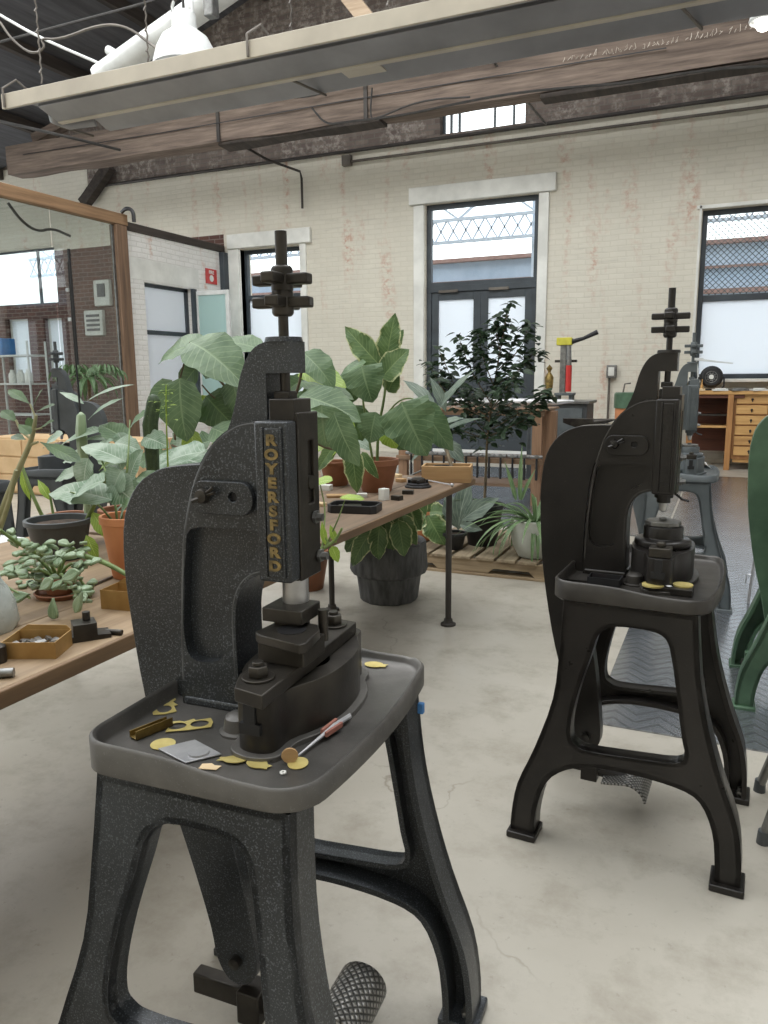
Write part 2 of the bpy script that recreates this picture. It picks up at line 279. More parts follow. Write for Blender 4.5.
# ------------------------------------------------------------------ mesh builder
class B:
    def __init__(s): s.bm = bmesh.new(); s.uv = s.bm.loops.layers.uv.new('UVMap')
    def box(s, c, d, rz=0, rot=None):
        mtx = Matrix.Translation(V(c)) @ (rot.to_4x4() if rot else Matrix.Rotation(rz, 4, 'Z')) @ Matrix.Diagonal((d[0], d[1], d[2], 1))
        bmesh.ops.create_cube(s.bm, size=1, matrix=mtx); return s
    def bar(s, p, q, w, h=None, up=(0, 0, 1)):
        p, q = V(p), V(q); d = (q-p); ln = d.length; d.normalize(); u = V(up)
        if abs(d.dot(u)) > .98: u = V((0, 1, 0))
        a = d.cross(u).normalized(); u2 = a.cross(d)
        mtx = Matrix((d, a, u2)).transposed().to_4x4() @ Matrix.Diagonal((ln, w, h or w, 1)); mtx.translation = (p+q)/2
        bmesh.ops.create_cube(s.bm, size=1, matrix=mtx); return s
    def cyl(s, p, q, r, r2=None, n=16, cap=True):
        return s.tube([p, q], [r, r if r2 is None else r2], n, cap)
    def tube(s, pts, rad, n=8, cap=True):
        pts = [V(p) for p in pts]
        if isinstance(rad, (int, float)): rad = [rad]*len(pts)
        rings = []; prev = None
        for i, p in enumerate(pts):
            d = (pts[min(i+1, len(pts)-1)] - pts[max(i-1, 0)])
            if d.length < 1e-9: d = V((0, 0, 1))
            d.normalize()
            a = (prev - d*prev.dot(d)) if prev else d.orthogonal()
            if a.length < 1e-6: a = d.orthogonal()
            a.normalize(); prev = a; b = d.cross(a)
            rings.append([s.bm.verts.new(p + (a*cos(2*pi*k/n) + b*sin(2*pi*k/n))*rad[i]) for k in range(n)])
        for i in range(len(rings)-1):
            for k in range(n):
                f = s.bm.faces.new((rings[i][k], rings[i][(k+1) % n], rings[i+1][(k+1) % n], rings[i+1][k]))
                for lp, (u_, v_) in zip(f.loops, ((i, k), (i, k+1), (i+1, k+1), (i+1, k))): lp[s.uv].uv = (u_/(len(rings)-1), v_/n)
        if cap:
            for r_ in (rings[0][::-1], rings[-1]):
                try: s.bm.faces.new(r_)
                except ValueError: pass
        return s
    def lathe(s, prof, c=(0, 0, 0), n=28, axis='z'):
        c = V(c); rings = []
        for r, z in prof:
            rr = []
            for k in range(n):
                a = 2*pi*k/n; x, y = r*cos(a), r*sin(a)
                p = V((x, y, z)) if axis == 'z' else (V((z, x, y)) if axis == 'x' else V((y, z, x)))
                rr.append(s.bm.verts.new(c+p))
            rings.append(rr)
        for i in range(len(rings)-1):
            for k in range(n):
                f = s.bm.faces.new((rings[i][k], rings[i][(k+1) % n], rings[i+1][(k+1) % n], rings[i+1][k]))
        for r_ in (rings[0][::-1], rings[-1]): s.bm.faces.new(r_)
        return s
    def prism(s, loops, a, b, plane='xz', T=None):
        """loops: outer [+ holes] of 2-D points, extruded between a and b across the plane"""
        if not isinstance(loops[0][0], (tuple, list, V)): loops = [loops]
        def P(q, t):
            r = V((q[0], t, q[1])) if plane == 'xz' else (V((q[0], q[1], t)) if plane == 'xy' else V((t, q[0], q[1])))
            return T @ r if T else r
        vs = []
        tess = tessellate_polygon([[V((q[0], q[1], 0)) for q in lp] for lp in loops])
        flat = [q for lp in loops for q in lp]
        va = [s.bm.verts.new(P(q, a)) for q in flat]; vb = [s.bm.verts.new(P(q, b)) for q in flat]
        for t in tess:
            try: s.bm.faces.new([va[i] for i in t]); s.bm.faces.new([vb[i] for i in t][::-1])
            except ValueError: pass
        o = 0
        for lp in loops:
            n = len(lp)
            for i in range(n):
                j = (i+1) % n
                s.bm.faces.new((va[o+i], va[o+j], vb[o+j], vb[o+i]))
            o += n
        return s
    def sphere(s, c, r, sc=(1, 1, 1), n=12):
        bmesh.ops.create_uvsphere(s.bm, u_segments=n, v_segments=max(6, n*2//3), radius=r, matrix=Matrix.Translation(V(c)) @ Matrix.Diagonal((sc[0], sc[1], sc[2], 1))); return s
    def hexa(s, c, r, h, axis='z'): return s.lathe([(r*.9, 0), (r, .12*h), (r, .88*h), (r*.9, h)], c, 6, axis)
    def leaf(s, base, d, up, ln, w, prof='ovate', droop=.5, fold=.12, wave=0., n=10, m=3, curl=0):
        d = V(d).normalized(); up = V(up); side = d.cross(up)
        if side.length < 1e-4: side = d.orthogonal()
        side.normalize(); nn = side.cross(d).normalized(); p = V(base); rows = []; ph = random.random()*6
        for i in range(n+1):
            t = i/n
            if prof == 'ovate': h = sin(pi*min(1, t)**.72)**.75 if 0 < t < 1 else 0
            elif prof == 'heart': h = (sin(pi*t**.5))**.6*(1-.12*t) if 0 < t < 1 else .0
            elif prof == 'lance': h = sin(pi*t**.85)**1.1 if 0 < t < 1 else 0
            elif prof == 'strap': h = min(1, t*6+.35)*min(1, (1-t)*2.2)
            elif prof == 'round': h = sqrt(max(0, 1-(2*t-1)**2))
            elif prof == 'obov': h = sin(pi*t**1.5)**.8 if 0 < t < 1 else 0
            hw = w/2*h
            hw = max(hw, w*.012)
            row = []
            for j in range(-m, m+1):
                q = j/m
                ww = hw*q
                off = nn*(fold*abs(ww)*1.0 - curl*ww*ww/max(w, .001)) + nn*(wave*w*sin(t*17+ph+(q > 0)*2)*abs(q)**2)
                row.append(s.bm.verts.new(p + side*ww*(1+.06*sin(t*41+ph)*(wave > 0)) + off))
            rows.append(row)
            ang = -droop*(ln/n)/ln*1.0
            R_ = Matrix.Rotation(ang, 3, side); d = R_ @ d; nn = R_ @ nn
            p = p + d*(ln/n)
        for i in range(n):
            for j in range(2*m):
                f = s.bm.faces.new((rows[i][j], rows[i][j+1], rows[i+1][j+1], rows[i+1][j]))
                for lp, (a, b) in zip(f.loops, ((i, j), (i, j+1), (i+1, j+1), (i+1, j))): lp[s.uv].uv = (a/n, b/(2*m))
        return s
    def build(s, name, mt, parent=None, bevel=0, seg=2, sub=0, auto=38, recalc=True, thick=0):
        if recalc: bmesh.ops.recalc_face_normals(s.bm, faces=s.bm.faces)
        ca = cos(radians(auto))
        for f in s.bm.faces: f.smooth = True
        for e in s.bm.edges:
            if len(e.link_faces) == 2 and e.link_faces[0].normal.dot(e.link_faces[1].normal) < ca: e.smooth = False
        me = bpy.data.meshes.new(name); s.bm.to_mesh(me); s.bm.free(); me.materials.append(mt if not isinstance(mt, str) else M[mt])
        o = bpy.data.objects.new(name, me); COL.objects.link(o)
        if parent: o.parent = parent
        if thick:
            md = o.modifiers.new('thick', 'SOLIDIFY'); md.thickness = thick; md.offset = 0
        if bevel:
            md = o.modifiers.new('bevel', 'BEVEL'); md.width = bevel; md.segments = seg; md.limit_method = 'ANGLE'; md.angle_limit = radians(auto)
        if sub:
            md = o.modifiers.new('sub', 'SUBSURF'); md.levels = sub; md.render_levels = sub
        return o
def tag(o, label, cat, group=None, kind=None):
    if label: o['label'] = label
    if cat: o['category'] = cat
    if group: o['group'] = group
    if kind: o['kind'] = kind
    return o
def thing(name, label, cat, loc=(0, 0, 0), rz=0, group=None):
    o = bpy.data.objects.new(name, None); COL.objects.link(o); o.location = loc; o.rotation_euler = (0, 0, rz); o.empty_display_size = .1
    return tag(o, label, cat, group)
def struct(o): o['kind'] = 'structure'; return o
def dup(root, loc, rz=0, label=None, group=None, scale=None):
    r = root.copy(); COL.objects.link(r); r.location = loc; r.rotation_euler = (0, 0, rz)
    if label: r['label'] = label
    if group: r['group'] = group
    if scale: r.scale = scale
    for ch in list(root.children):
        c = ch.copy(); COL.objects.link(c); c.parent = r
        for g in ch.children: q = g.copy(); COL.objects.link(q); q.parent = c
    return r
def chaikin(p, it=2, closed=True):
    for _ in range(it):
        q = []; n = len(p)
        for i in range(n if closed else n-1):
            a, b = p[i], p[(i+1) % n]
            q += [tuple(a[k]*.75+b[k]*.25 for k in range(len(a))), tuple(a[k]*.25+b[k]*.75 for k in range(len(a)))]
        if not closed: q = [p[0]] + q + [p[-1]]
        p = q
    return p
def keep(p, corners, it=4):
    """closed curve THROUGH the points (Catmull-Rom), sharp at the listed corner indices"""
    n = len(p); cs = set(corners); out = []
    for i in range(n):
        p1, p2 = p[i], p[(i+1) % n]; p0 = p[i-1] if i not in cs else p1; p3 = p[(i+2) % n] if (i+1) % n not in cs else p2
        if i in cs and (i+1) % n in cs: out.append(p1); continue
        for k in range(it):
            t = k/it; f = lambda q: .5*(2*p1[q]+(p2[q]-p0[q])*t+(2*p0[q]-5*p1[q]+4*p2[q]-p3[q])*t*t+(3*p1[q]-p0[q]-3*p2[q]+p3[q])*t*t*t)
            out.append((f(0), f(1)))
    return out
def offset(p, d):
    """inset a closed contour by d (positive = inwards for counter-clockwise)"""
    n = len(p); ar = sum(p[i][0]*p[(i+1) % n][1]-p[(i+1) % n][0]*p[i][1] for i in range(n)); sg = 1 if ar > 0 else -1; q = []
    for i in range(n):
        a, b, c = p[i-1], p[i], p[(i+1) % n]
        e1 = V((b[0]-a[0], b[1]-a[1])); e2 = V((c[0]-b[0], c[1]-b[1]))
        if e1.length < 1e-9: e1 = e2
        if e2.length < 1e-9: e2 = e1
        e1.normalize(); e2.normalize(); t = (e1+e2)
        if t.length < 1e-6: t = e1
        t.normalize(); nrm = V((-t.y, t.x))*sg; k = 1/max(.5, abs(nrm.dot(V((-e1.y, e1.x)))))
        q.append((b[0]+nrm.x*d*k, b[1]+nrm.y*d*k))
    return q
def ngon(cx, cy, r, n=24, ry=None, a0=0): return [(cx+r*cos(a0+2*pi*i/n), cy+(ry or r)*sin(a0+2*pi*i/n)) for i in range(n)]
def rrect(x0, y0, x1, y1, r, n=6):
    out = []
    for cx, cy, a in ((x1-r, y1-r, 0), (x0+r, y1-r, pi/2), (x0+r, y0+r, pi), (x1-r, y0+r, 3*pi/2)):
        out += [(cx+r*cos(a+pi/2*i/n), cy+r*sin(a+pi/2*i/n)) for i in range(n+1)]
    return out

# ------------------------------------------------------------------ the room
WY, PX = 12.6, -8.92           # back wall, glass partition
struct(B().box((-4, 4.3, -.1), (22, 17, .2)).build('floor', 'concrete'))
f = B().prism(rrect(-.41, 2.89, 3.2, 10.9, .01), .0, .006, 'xy'); struct(f.build('floor_plate', 'plate'))
f = B().prism(rrect(-5.5, 6.6, -.43, 10.9, .01), .0, .006, 'xy'); struct(f.build('floor_plate', 'plate'))
def wall_cells(name, mt, x0, x1, z0, z1, holes, y0, y1, along='x'):
    xs = sorted({x0, x1, *[h[0] for h in holes], *[h[1] for h in holes]}); zs = sorted({z0, z1, *[h[2] for h in holes], *[h[3] for h in holes]})
    xs = [x for x in xs if x0 <= x <= x1]; zs = [z for z in zs if z0 <= z <= z1]
    b = B()
    for i in range(len(xs)-1):
        for j in range(len(zs)-1):
            cx, cz = (xs[i]+xs[i+1])/2, (zs[j]+zs[j+1])/2
            if any(h[0] < cx < h[1] and h[2] < cz < h[3] for h in holes): continue
            if along == 'x': b.box((cx, (y0+y1)/2, cz), (xs[i+1]-xs[i], y1-y0, zs[j+1]-zs[j]))
            else: b.box(((y0+y1)/2, cx, cz), (y1-y0, xs[i+1]-xs[i], zs[j+1]-zs[j]))
    return struct(b.build(name, mt))
D = dict(door=(-4.84, -2.93, 0, 4.15), w1=(-8.56, -7.27, .9, 3.69), w3=(-.52, 1.6, 1.26, 3.69))
hi = dict(w4=(-4.60, -3.18, 5.22, 5.86), w5=(-4.60, -3.18, 6.02, 7.6))
wall_cells('wall_back', 'brick_white', PX, 6, 0, 5.16, [D['door'], D['w1'], D['w3']], WY, WY+.34)
wall_cells('wall_back_upper', 'brick_upper', -16.2, 6, 5.16, 9.4, list(hi.values())+[(-16.2, -12.2, 5.16, 5.75)], WY+.02, WY+.34)
wall_cells('wall_back_left_gable', 'brick_white', -16.2, -12.2, 5.16, 5.75, [], WY+.01, WY+.33)
# beyond the glass: red brick low, painted above, two frosted windows and a clear one
gw = [(-15.8, -13.25, 2.93, 4.10), (-14.9, -14.2, 1.36, 2.65), (-13.74, -13.2, 1.36, 2.63)]
wall_cells('wall_back_left', 'brick_red', -16.2, PX, 0, 4.0, [gw[0][:3]+(4.0,), gw[1], gw[2]], WY, WY+.34)
wall_cells('wall_back_left_upper', 'brick_white', -16.2, PX, 4.0, 5.16, [(-15.8, -13.25, 4.0, 4.1)], WY, WY+.34)
# side wall (perpendicular), low painted brick with a window and an open sash
sw = (10.32, 11.55, .9, 2.9)
wall_cells('wall_left', 'brick_white2', 9.93, WY, 0, 3.66, [sw], PX-.3, PX, 'y')
# unseen walls that close the hall
struct(B().box((6.1, 4.3, 4.5), (.2, 17, 9.4)).build('wall_right', 'brick_white2'))
struct(B().box((-5, -4.1, 4.5), (22.4, .2, 9.4)).build('wall_front', 'brick_white'))
wall_cells('wall_far_left', 'brick_white2', -4, WY, 0, 5.2, [(-3, 1, .9, 4.6), (1.8, 6, .9, 4.6), (6.8, 11.8, .9, 4.6)], -16.5, -16.2, 'y')
# roof: gable slopes, eave left, ridge over the door windows
def roofslab(x0, z0, x1, z1, y0, y1, name='ceiling'):
    b = B(); b.prism([(x0, z0), (x1, z1), (x1, z1+.1), (x0, z0+.1)], y0, y1, 'xz'); return struct(b.build(name, 'roof'))
RX0, RZ0, RX1, RZ1 = -16.2, 5.25, -3.9, 9.3
slope = (RZ1-RZ0)/(RX1-RX0)
roofslab(RX0, RZ0, RX1, RZ1, 8.4, WY+.3)
roofslab(RX1, RZ1, 6.2, RZ1-.388*slope*(0)-3.3, 8.4, WY+.3)
roofslab(RX0, RZ0, -11.5, RZ0+slope*4.7, -4, 8.4)
roofslab(2.5, RZ1-2.09, 6.2, RZ1-3.3, -4, 8.4)
def roofz(x): return RZ0+slope*(x-RX0) if x < RX1 else RZ1-.327*(x-RX1)
for k, x in enumerate((-14.6, -12.9, -11.2, -9.5, -7.8, -6.1)):
    b = B(); b.bar((x, 5.5, roofz(x)-.12), (x, WY, roofz(x)-.12), .12, .2)
    tag(b.build('purlin', 'timber_dark'), None, None)
for o in [o for o in bpy.data.objects if o.name.startswith('purlin')]: struct(o)
for k, o in enumerate([o for o in bpy.data.objects if o.name.startswith('purlin')]): o.name = 'trim_%d' % (10+k)

# windows -------------------------------------------------------------
def frame_rect(b, x0, x1, z0, z1, w, y, d):
    b.box(((x0+x1)/2, y, z1-w/2), (x1-x0, d, w)); b.box(((x0+x1)/2, y, z0+w/2), (x1-x0, d, w))
    b.box((x0+w/2, y, (z0+z1)/2), (w, d, z1-z0-2*w)); b.box((x1-w/2, y, (z0+z1)/2), (w, d, z1-z0-2*w))
def window(name, x0, x1, z0, z1, zmid, fr=.07, lower='frosted', mesh=False):
    b = B(); y = WY+.16; frame_rect(b, x0, x1, z0, z1, fr, y, .08)
    if zmid: b.box(((x0+x1)/2, y, zmid), (x1-x0-2*fr, .08, .09))
    o = struct(b.build(name, 'frame', bevel=.006))
    if zmid:
        B().box(((x0+x1)/2, y, (z1+zmid)/2), (x1-x0-2*fr, .008, z1-zmid-fr)).build('glass_pane', 'glass', o)
        B().box(((x0+x1)/2, y, (z0+zmid)/2), (x1-x0-2*fr, .008, zmid-z0-fr)).build('frosted_pane', lower, o)
    else: B().box(((x0+x1)/2, y, (z0+z1)/2), (x1-x0-2*fr, .008, z1-z0-2*fr)).build('glass_pane', lower, o)
    return o
window('window_1', *D['w1'], 2.82)
w3 = window('window_3', *D['w3'], 2.44)
# security mesh behind the upper light of the right window
b = B()
x0, x1, z0, z1 = -.45, 1.55, 2.5, 3.62; st = .085
n = int((x1-x0+z1-z0)/st)
for k in range(n):
    for sg in (1, -1):
        # diagonal lines clipped to the light
        c = k*st
        pts = []
        for xx, zz in ((x0, z0+c if sg == 1 else z1-c), (x0+c, z0 if sg == 1 else z1), (x1, None), (None, None)):
            pass
        if sg == 1: a = (x0, z0+c) if z0+c <= z1 else (x0+(z0+c-z1), z1); e = (x0+c, z0) if x0+c <= x1 else (x1, z0+(x0+c-x1))
        else: a = (x0, z1-c) if z1-c >= z0 else (x0+(z0-(z1-c)), z0); e = (x0+c, z1) if x0+c <= x1 else (x1, z1-(x0+c-x1))
        b.bar((a[0], WY+.25, a[1]), (e[0], WY+.25, e[1]), .010, .008, up=(0, 1, 0))
b.build('wire_guard', 'frame', w3)['kind'] = 'stuff'
B().box((.5, WY-.04, 1.235), (2.3, .34, .05)).build('window_sill', 'white', w3, bevel=.008)
# white casings
b = B(); x0, x1, z0, z1 = D['door']
b.box((x0-.11, WY-.015, 2.07), (.19, .05, 4.15)); b.box((x1+.09, WY-.015, 2.07), (.16, .05, 4.15)); b.box(((x0+x1)/2, WY-.03, z1+.14), (x1-x0+.55, .09, .27))
struct(b.build('trim_1', 'white', bevel=.01))
b = B(); x0, x1, z0, z1 = D['w1']
b.box((x0-.14, WY-.015, 2.0), (.24, .05, 3.7)); b.box((x1+.07, WY-.015, 2.0), (.13, .05, 3.7)); b.box(((x0+x1)/2, WY-.03, z1+.15), (x1-x0+.5, .09, .26)); b.box((x0-.02, WY+.08, 2.3), (.04, .18, 2.8))
struct(b.build('trim_2', 'white', bevel=.01))
b = B(); b.box((-.545, WY+.02, 2.5), (.035, .08, 2.5)); b.box((.5, WY+.02, 3.72), (2.2, .08, .05)); struct(b.build('trim_3', 'white', bevel=.004))
# the glazed double door with its transom
x0, x1, z0, z1 = D['door']; y = WY+.12
b = B(); frame_rect(b, x0, x1, 2.82, z1, .075, y, .1); b.box((x0+.04, y, 1.4), (.08, .1, 2.84)); b.box((x1-.04, y, 1.4), (.08, .1, 2.84)); b.box(((x0+x1)/2, y, 2.78), (x1-x0, .12, .1))
dr = struct(b.build('door_1', 'frame', bevel=.006))
B().box(((x0+x1)/2, y, (2.86+z1)/2), (x1-x0-.12, .008, z1-2.94)).build('transom_pane', 'glass', dr)
b = B()
for k in range(1, 5): b.box((x0+(x1-x0)*k/5, y-.02, 3.5), (.008, .006, 1.15))
xm = (x0+x1)/2
for sx in (0, 1):
    a0 = x0+.08 if sx == 0 else xm; a1 = xm if sx == 0 else x1-.08
    lf = B(); w = .125
    lf.box((a0+w/2, y, 1.4), (w, .06, 2.66)); lf.box((a1-w/2, y, 1.4), (w, .06, 2.66)); lf.box(((a0+a1)/2, y, 2.665), (a1-a0-2*w, .06, .13))
    lf.box(((a0+a1)/2, y, 1.22), (a1-a0-2*w, .06, .14)); lf.box(((a0+a1)/2, y, .17), (a1-a0-2*w, .06, .2)); lf.box(((a0+a1)/2, y+.01, .66), (a1-a0-2*w, .03, 1.0))
    l_ = lf.build('door_leaf', 'frame', dr, bevel=.005)
    B().box(((a0+a1)/2, y, 1.96), (a1-a0-2*w, .01, 1.35)).build('frosted_pane', 'frosted', l_)
    B().box(((a0+a1)/2-.12, y-.06, 2.74), (.34, .05, .045)).build('door_closer', 'pipe', l_, bevel=.005)
# high windows
for nm, (x0, x1, z0, z1) in (('window_4', hi['w4']), ('window_5', hi['w5'])):
    b = B(); frame_rect(b, x0, x1, z0, z1, .04, WY+.2, .06)
    for fx in (.10, .2): b.box((x0+(x1-x0)*fx, WY+.2, (z0+z1)/2), (.035, .05, z1-z0))
    b.box((x0+(x1-x0)*.62, WY+.2, (z0+z1)/2), (.03, .05, z1-z0)); b.box((x0+(x1-x0)*.84, WY+.2, (z0+z1)/2), (.03, .05, z1-z0))
    if z1-z0 > 1: b.box(((x0+x1)/2, WY+.2, z0+.55), (x1-x0, .05, .04))
    o = struct(b.build(nm, 'frame')); B().box(((x0+x1)/2, WY+.2, (z0+z1)/2), (x1-x0-.06, .008, z1-z0-.06)).build('glass_pane', 'glass', o)
for k, g in enumerate(gw):
    x0, x1, z0, z1 = g; b = B(); frame_rect(b, x0, x1, z0, z1, .04, WY+.16, .06)
    if k == 0: b.box((-13.9, WY+.16, 3.5), (.05, .05, 1.2))
    o = struct(b.build('window_%d' % (6+k), 'white' if k else 'frame')); B().box(((x0+x1)/2, WY+.16, (z0+z1)/2), (x1-x0-.07, .01, z1-z0-.07)).build('glass_pane' if not k else 'frosted_pane', 'frosted' if k else 'glass', o)
# side wall window (dark frame) + open sash with greenish glass
y0, y1, z0, z1 = sw; b = B(); xx = PX-.12
for (cy, cz, dy, dz) in (((y0+y1)/2, z1-.03, y1-y0, .06), ((y0+y1)/2, z0+.04, y1-y0, .08), (y0+.04, 1.9, .08, 2.0), (y1-.04, 1.9, .08, 2.0), ((y0+y1)/2, 2.1, y1-y0, .07)): b.box((xx, cy, cz), (.07, dy, dz))
o = struct(b.build('window_2', 'frame')); B().box((xx, (y0+y1)/2, 2.5), (.008, y1-y0-.1, .75)).build('glass_pane', 'frosted', o); B().box((xx, (y0+y1)/2, 1.5), (.008, y1-y0-.1, 1.15)).build('frosted_pane', 'frosted', o)
B().box((PX-.02, (y0+y1)/2-.05, z1+.19), (.05, y1-y0+.55, .34)).build('window_head', 'white', o, bevel=.006)
# open sash, parallel to the back wall
sh = B(); x0, x1, z0, z1 = PX+.02, PX+.76, .95, 2.86; yy = 11.62
frame_rect(sh, x0, x1, z0, z1, .075, yy, .05); 
so = sh.build('sash_frame', 'white_metal', o, bevel=.004); B().box(((x0+x1)/2, yy, (z0+z1)/2), (x1-x0-.14, .01, z1-z0-.14)).build('sash_pane', 'frosted_green', so)
B().box((PX+.03, y1+.02, 1.9), (.06, .10, 2.0)).build('window_post', 'frame', o)
# timber cap of partition and side wall, pillar, corner post
struct(B().box((PX, 7.4, 3.79), (.14, 5.1, .17)).build('trim_4', 'timber_y', bevel=.01))
struct(B().box((PX-.05, 11.2, 3.72), (.16, 2.75, .13)).build('trim_5', 'timber_dark', bevel=.01))
struct(B().box((PX, 9.80, 1.85), (.15, .24, 3.7)).build('trim_6', 'timber_z', bevel=.01))
struct(B().box((PX+.05, WY-.1, 2.9), (.1, .16, 1.5)).build('trim_7', 'frame', bevel=.01))
gp = thing('glass_partition', 'floor-to-beam clear glass partition screen under the timber rail at left', 'glass partition', (PX, 7.3, 0))
for a, c in ((5.0, 8.44), (8.46, 9.68)):
    B().box((0, (a+c)/2-7.3, 1.86), (.012, c-a-.01, 3.68)).build('glass_panel', 'glass_partition', gp)
B().box((0, 8.75-7.3, 1.6), (.03, .035, 3.2)).build('upright', 'black', gp)
B().box((0, 9.66-7.3, 1.85), (.03, .04, 3.66)).build('edge_channel', 'steel_dull', gp)
for z in (2.62, 2.2): B().box((-.02, 8.7-7.3, z), (.05, .05, .05)).build('clamp', 'steel', gp, bevel=.004)

# the world outside the windows ---------------------------------------
sh_ = thing('corrugated_shed', 'long blue-grey corrugated shed seen through the windows, outside', 'shed', (-5, 22, 0))
b = B(); pts = []
for k in range(240):
    x = -17+k*.15; pts += [(x, 0 if k % 2 else .05)]
pts += [(19, .4), (-17, .4)]; b.prism(pts, 0, 4.55, 'xy'); b.build('wall_sheet', mat('shed_paint', L(176, 192, 210), L(160, 178, 198), 2, .7), sh_)
b = B(); b.box((1, .1, 4.6), (36, .6, .1)); b.box((1, -.05, 3.4), (36, .1, .12)); b.box((1, -.05, 4.0), (36, .1, .06)); b.build('eave', mat('shed_eave', L(150, 120, 112)), sh_)
gr = thing('lattice_girder', 'pale blue steel lattice girder crossing outside the windows', 'girder', (-5, 18, 0))
b = B()
for z in (4.45, 4.95, 5.6): b.box((1, 0, z), (32, .07, .07))
for k in range(50):
    x = -15+k*.62
    b.bar((x, 0, 4.95), (x+.31, 0, 4.45), .035); b.bar((x+.31, 0, 4.45), (x+.62, 0, 4.95), .035); b.bar((x+.31, 0, 4.95), (x+.62, 0, 4.45), .035); b.bar((x, 0, 4.45), (x+.31, 0, 4.95), .035)
    if k % 3 == 0: b.bar((x, 0, 5.6), (x+.9, 0, 4.95), .05); b.bar((x+.9, 0, 4.95), (x+1.8, 0, 5.6), .05)
for x in (-9, -4.2, .7, 3.6, 8): b.bar((x, .2, 0), (x, .2, 5.6), .12)
b.build('lattice', mat('girder_paint', L(206, 218, 234), L(196, 208, 224)), gr)
struct(B().box((-4, 19, -.15), (60, 12, .2)).build('ground_outside', 'concrete'))

# ------------------------------------------------------------------ overhead
b = B()
def rough_beam(p, q, w, h, nseg, mt, name, amp=.02, seed=0):
    """hewn timber: a long box whose faces wander slightly"""
    b = B(); p, q = V(p), V(q); d = (q-p).normalized(); a = d.cross(V((0, 0, 1))).normalized(); u = a.cross(d); rings = []
    for i in range(nseg+1):
        t = i/nseg; c = p.lerp(q, t); ring = []
        for (sa, su) in ((-1, -1), (0, -1.02), (1, -1), (1.02, 0), (1, 1), (0, 1.02), (-1, 1), (-1.02, 0)):
            nz = noise.noise(V((t*nseg*.33+seed, sa*2.1, su*3.3)))*amp
            ring.append(b.bm.verts.new(c + a*(sa*(w/2+nz)) + u*(su*(h/2+nz))))
        rings.append(ring)
    for i in range(nseg):
        for k in range(8): b.bm.faces.new((rings[i][k], rings[i][(k+1) % 8], rings[i+1][(k+1) % 8], rings[i+1][k]))
    b.bm.faces.new(rings[0][::-1]); b.bm.faces.new(rings[-1])
    return b.build(name, mt, auto=50)
BY = WY-1.35
bm_ = thing('tie_beam', 'heavy old hewn timber tie beam running along the back wall overhead', 'beam', (0, 0, 0))
o = rough_beam((aty(14, 160, BY).x, BY, 5.37), (6, BY, 5.33), .34, .49, 60, M['timber'], 'timber', .03, 3); o.parent = bm_
b = B()
for x in (-7.85, -5.2): b.box((x, BY-.19, 5.36), (.06, .02, .5)); 
b.build('iron_strap', 'pipe_dk', bm_)
b = B(); b.tube([(-12.2, BY-.2, 5.42), (-9, BY-.2, 5.39), (-5.5, BY-.2, 5.40), (-1, BY-.2, 5.38)], [.008]*4, 4); b.build('long_check', 'black', bm_)
rough_beam((-5.0, BY, 5.09), (-7.9, BY+.02, 5.09), .3, .05, 8, M['timber_dark'], 'beam_shade_strip').parent = bm_  # dark strip added for the shade under the beam
rough_beam((-2.6, BY, 5.06), (5, BY, 5.06), .3, .05, 12, M['timber_dark'], 'beam_shade_strip').parent = bm_  # same added shade strip, right-hand stretch
# chalked scribbles on the beam (illegible)
random.seed(3); b = B()
for k in range(46):
    x = -2.3+k*.056+random.random()*.01; zc = 5.46+.006*math.sin(k); y = BY-.195
    if k % 9 == 8: continue
    pts = [(x, y, zc-.03)]
    for _ in range(3): pts.append((x+random.uniform(.0, .04), y, zc+random.uniform(-.04, .05)))
    b.tube(pts, .0035, 4)
b.build('chalk_marks', mat('chalk', L(214, 204, 190)), bm_)
def strut(p, q, w, h, mt, label, name='diagonal_strut'): o = rough_beam(p, q, w, h, 10, M[mt], name, .012, p[0]); tag(o, label, 'timber'); return o
strut(aty(645, 62, BY-.02), aty(725, 22, BY-.02), .2, .12, 'timber', 'short slanting timber rising from the tie beam at upper right')
strut(aty(372, 25, 10), aty(320, -40, 10), .22, .2, 'plank_light', 'slanting pale timber rafter above the tube heater, top centre')
strut(aty(232, 103, BY+.1), aty(268, 118, BY+.1), .2, .1, 'plank_light', 'short pale timber block lying above the tie beam, left of centre')
strut(aty(36, 140, BY+.2), aty(75, 118, BY+.2), .2, .16, 'timber', 'reddish timber block on the left end of the tie beam')
strut(aty(84, 204, WY-.2), aty(110, 166, WY-.2), .18, .2, 'timber_dark', 'dark slanting timber knee brace below the left part of the tie beam')
# pipes on the wall
def pipe(name, pts, r, mt, label, cat='pipe', group=None):
    b = B(); b.tube(pts, r, 10); return tag(b.build(name, mt), label, cat, group)
pipe('sprinkler_pipe', [(-12.1, WY-.06, 5.14), (5, WY-.06, 5.13)], .028, 'pipe_dk', 'long dark iron pipe running level across the top of the white wall')
pipe('wall_conduit', [(-6.2, WY-.05, 4.97), (5, WY-.05, 4.96)], .022, 'pipe', 'thin conduit below the long dark pipe, running right from the grey box')
o = B().box((-6.26, WY-.06, 4.99), (.17, .1, .17)).build('junction_box', 'pipe', bevel=.01); tag(o, 'small grey square junction box high on the white wall', 'junction box')
pipe('bent_pipe', [aty(236, 142, WY-1.1), aty(268, 160, WY-.5), (-7.16, WY-.12, 4.9), (-7.13, WY-.12, 4.78), (-7.13, WY-.12, 4.28)], .022, 'pipe_dk', 'dark bent pipe dropping down the white wall left of the door')
pipe('tie_rod', [aty(492, 60, BY-.3), aty(546, 124, WY-.1)], .018, 'steel_dull', 'thin slanting steel rod in front of the high windows')
def cable(pts, r, mt, label, sag=0, name='cable'):
    p = chaikin([tuple(q) for q in pts], 2, False); b = B(); b.tube(p, r, 6); return tag(b.build(name, mt), label, 'cable')
yb = BY-.26
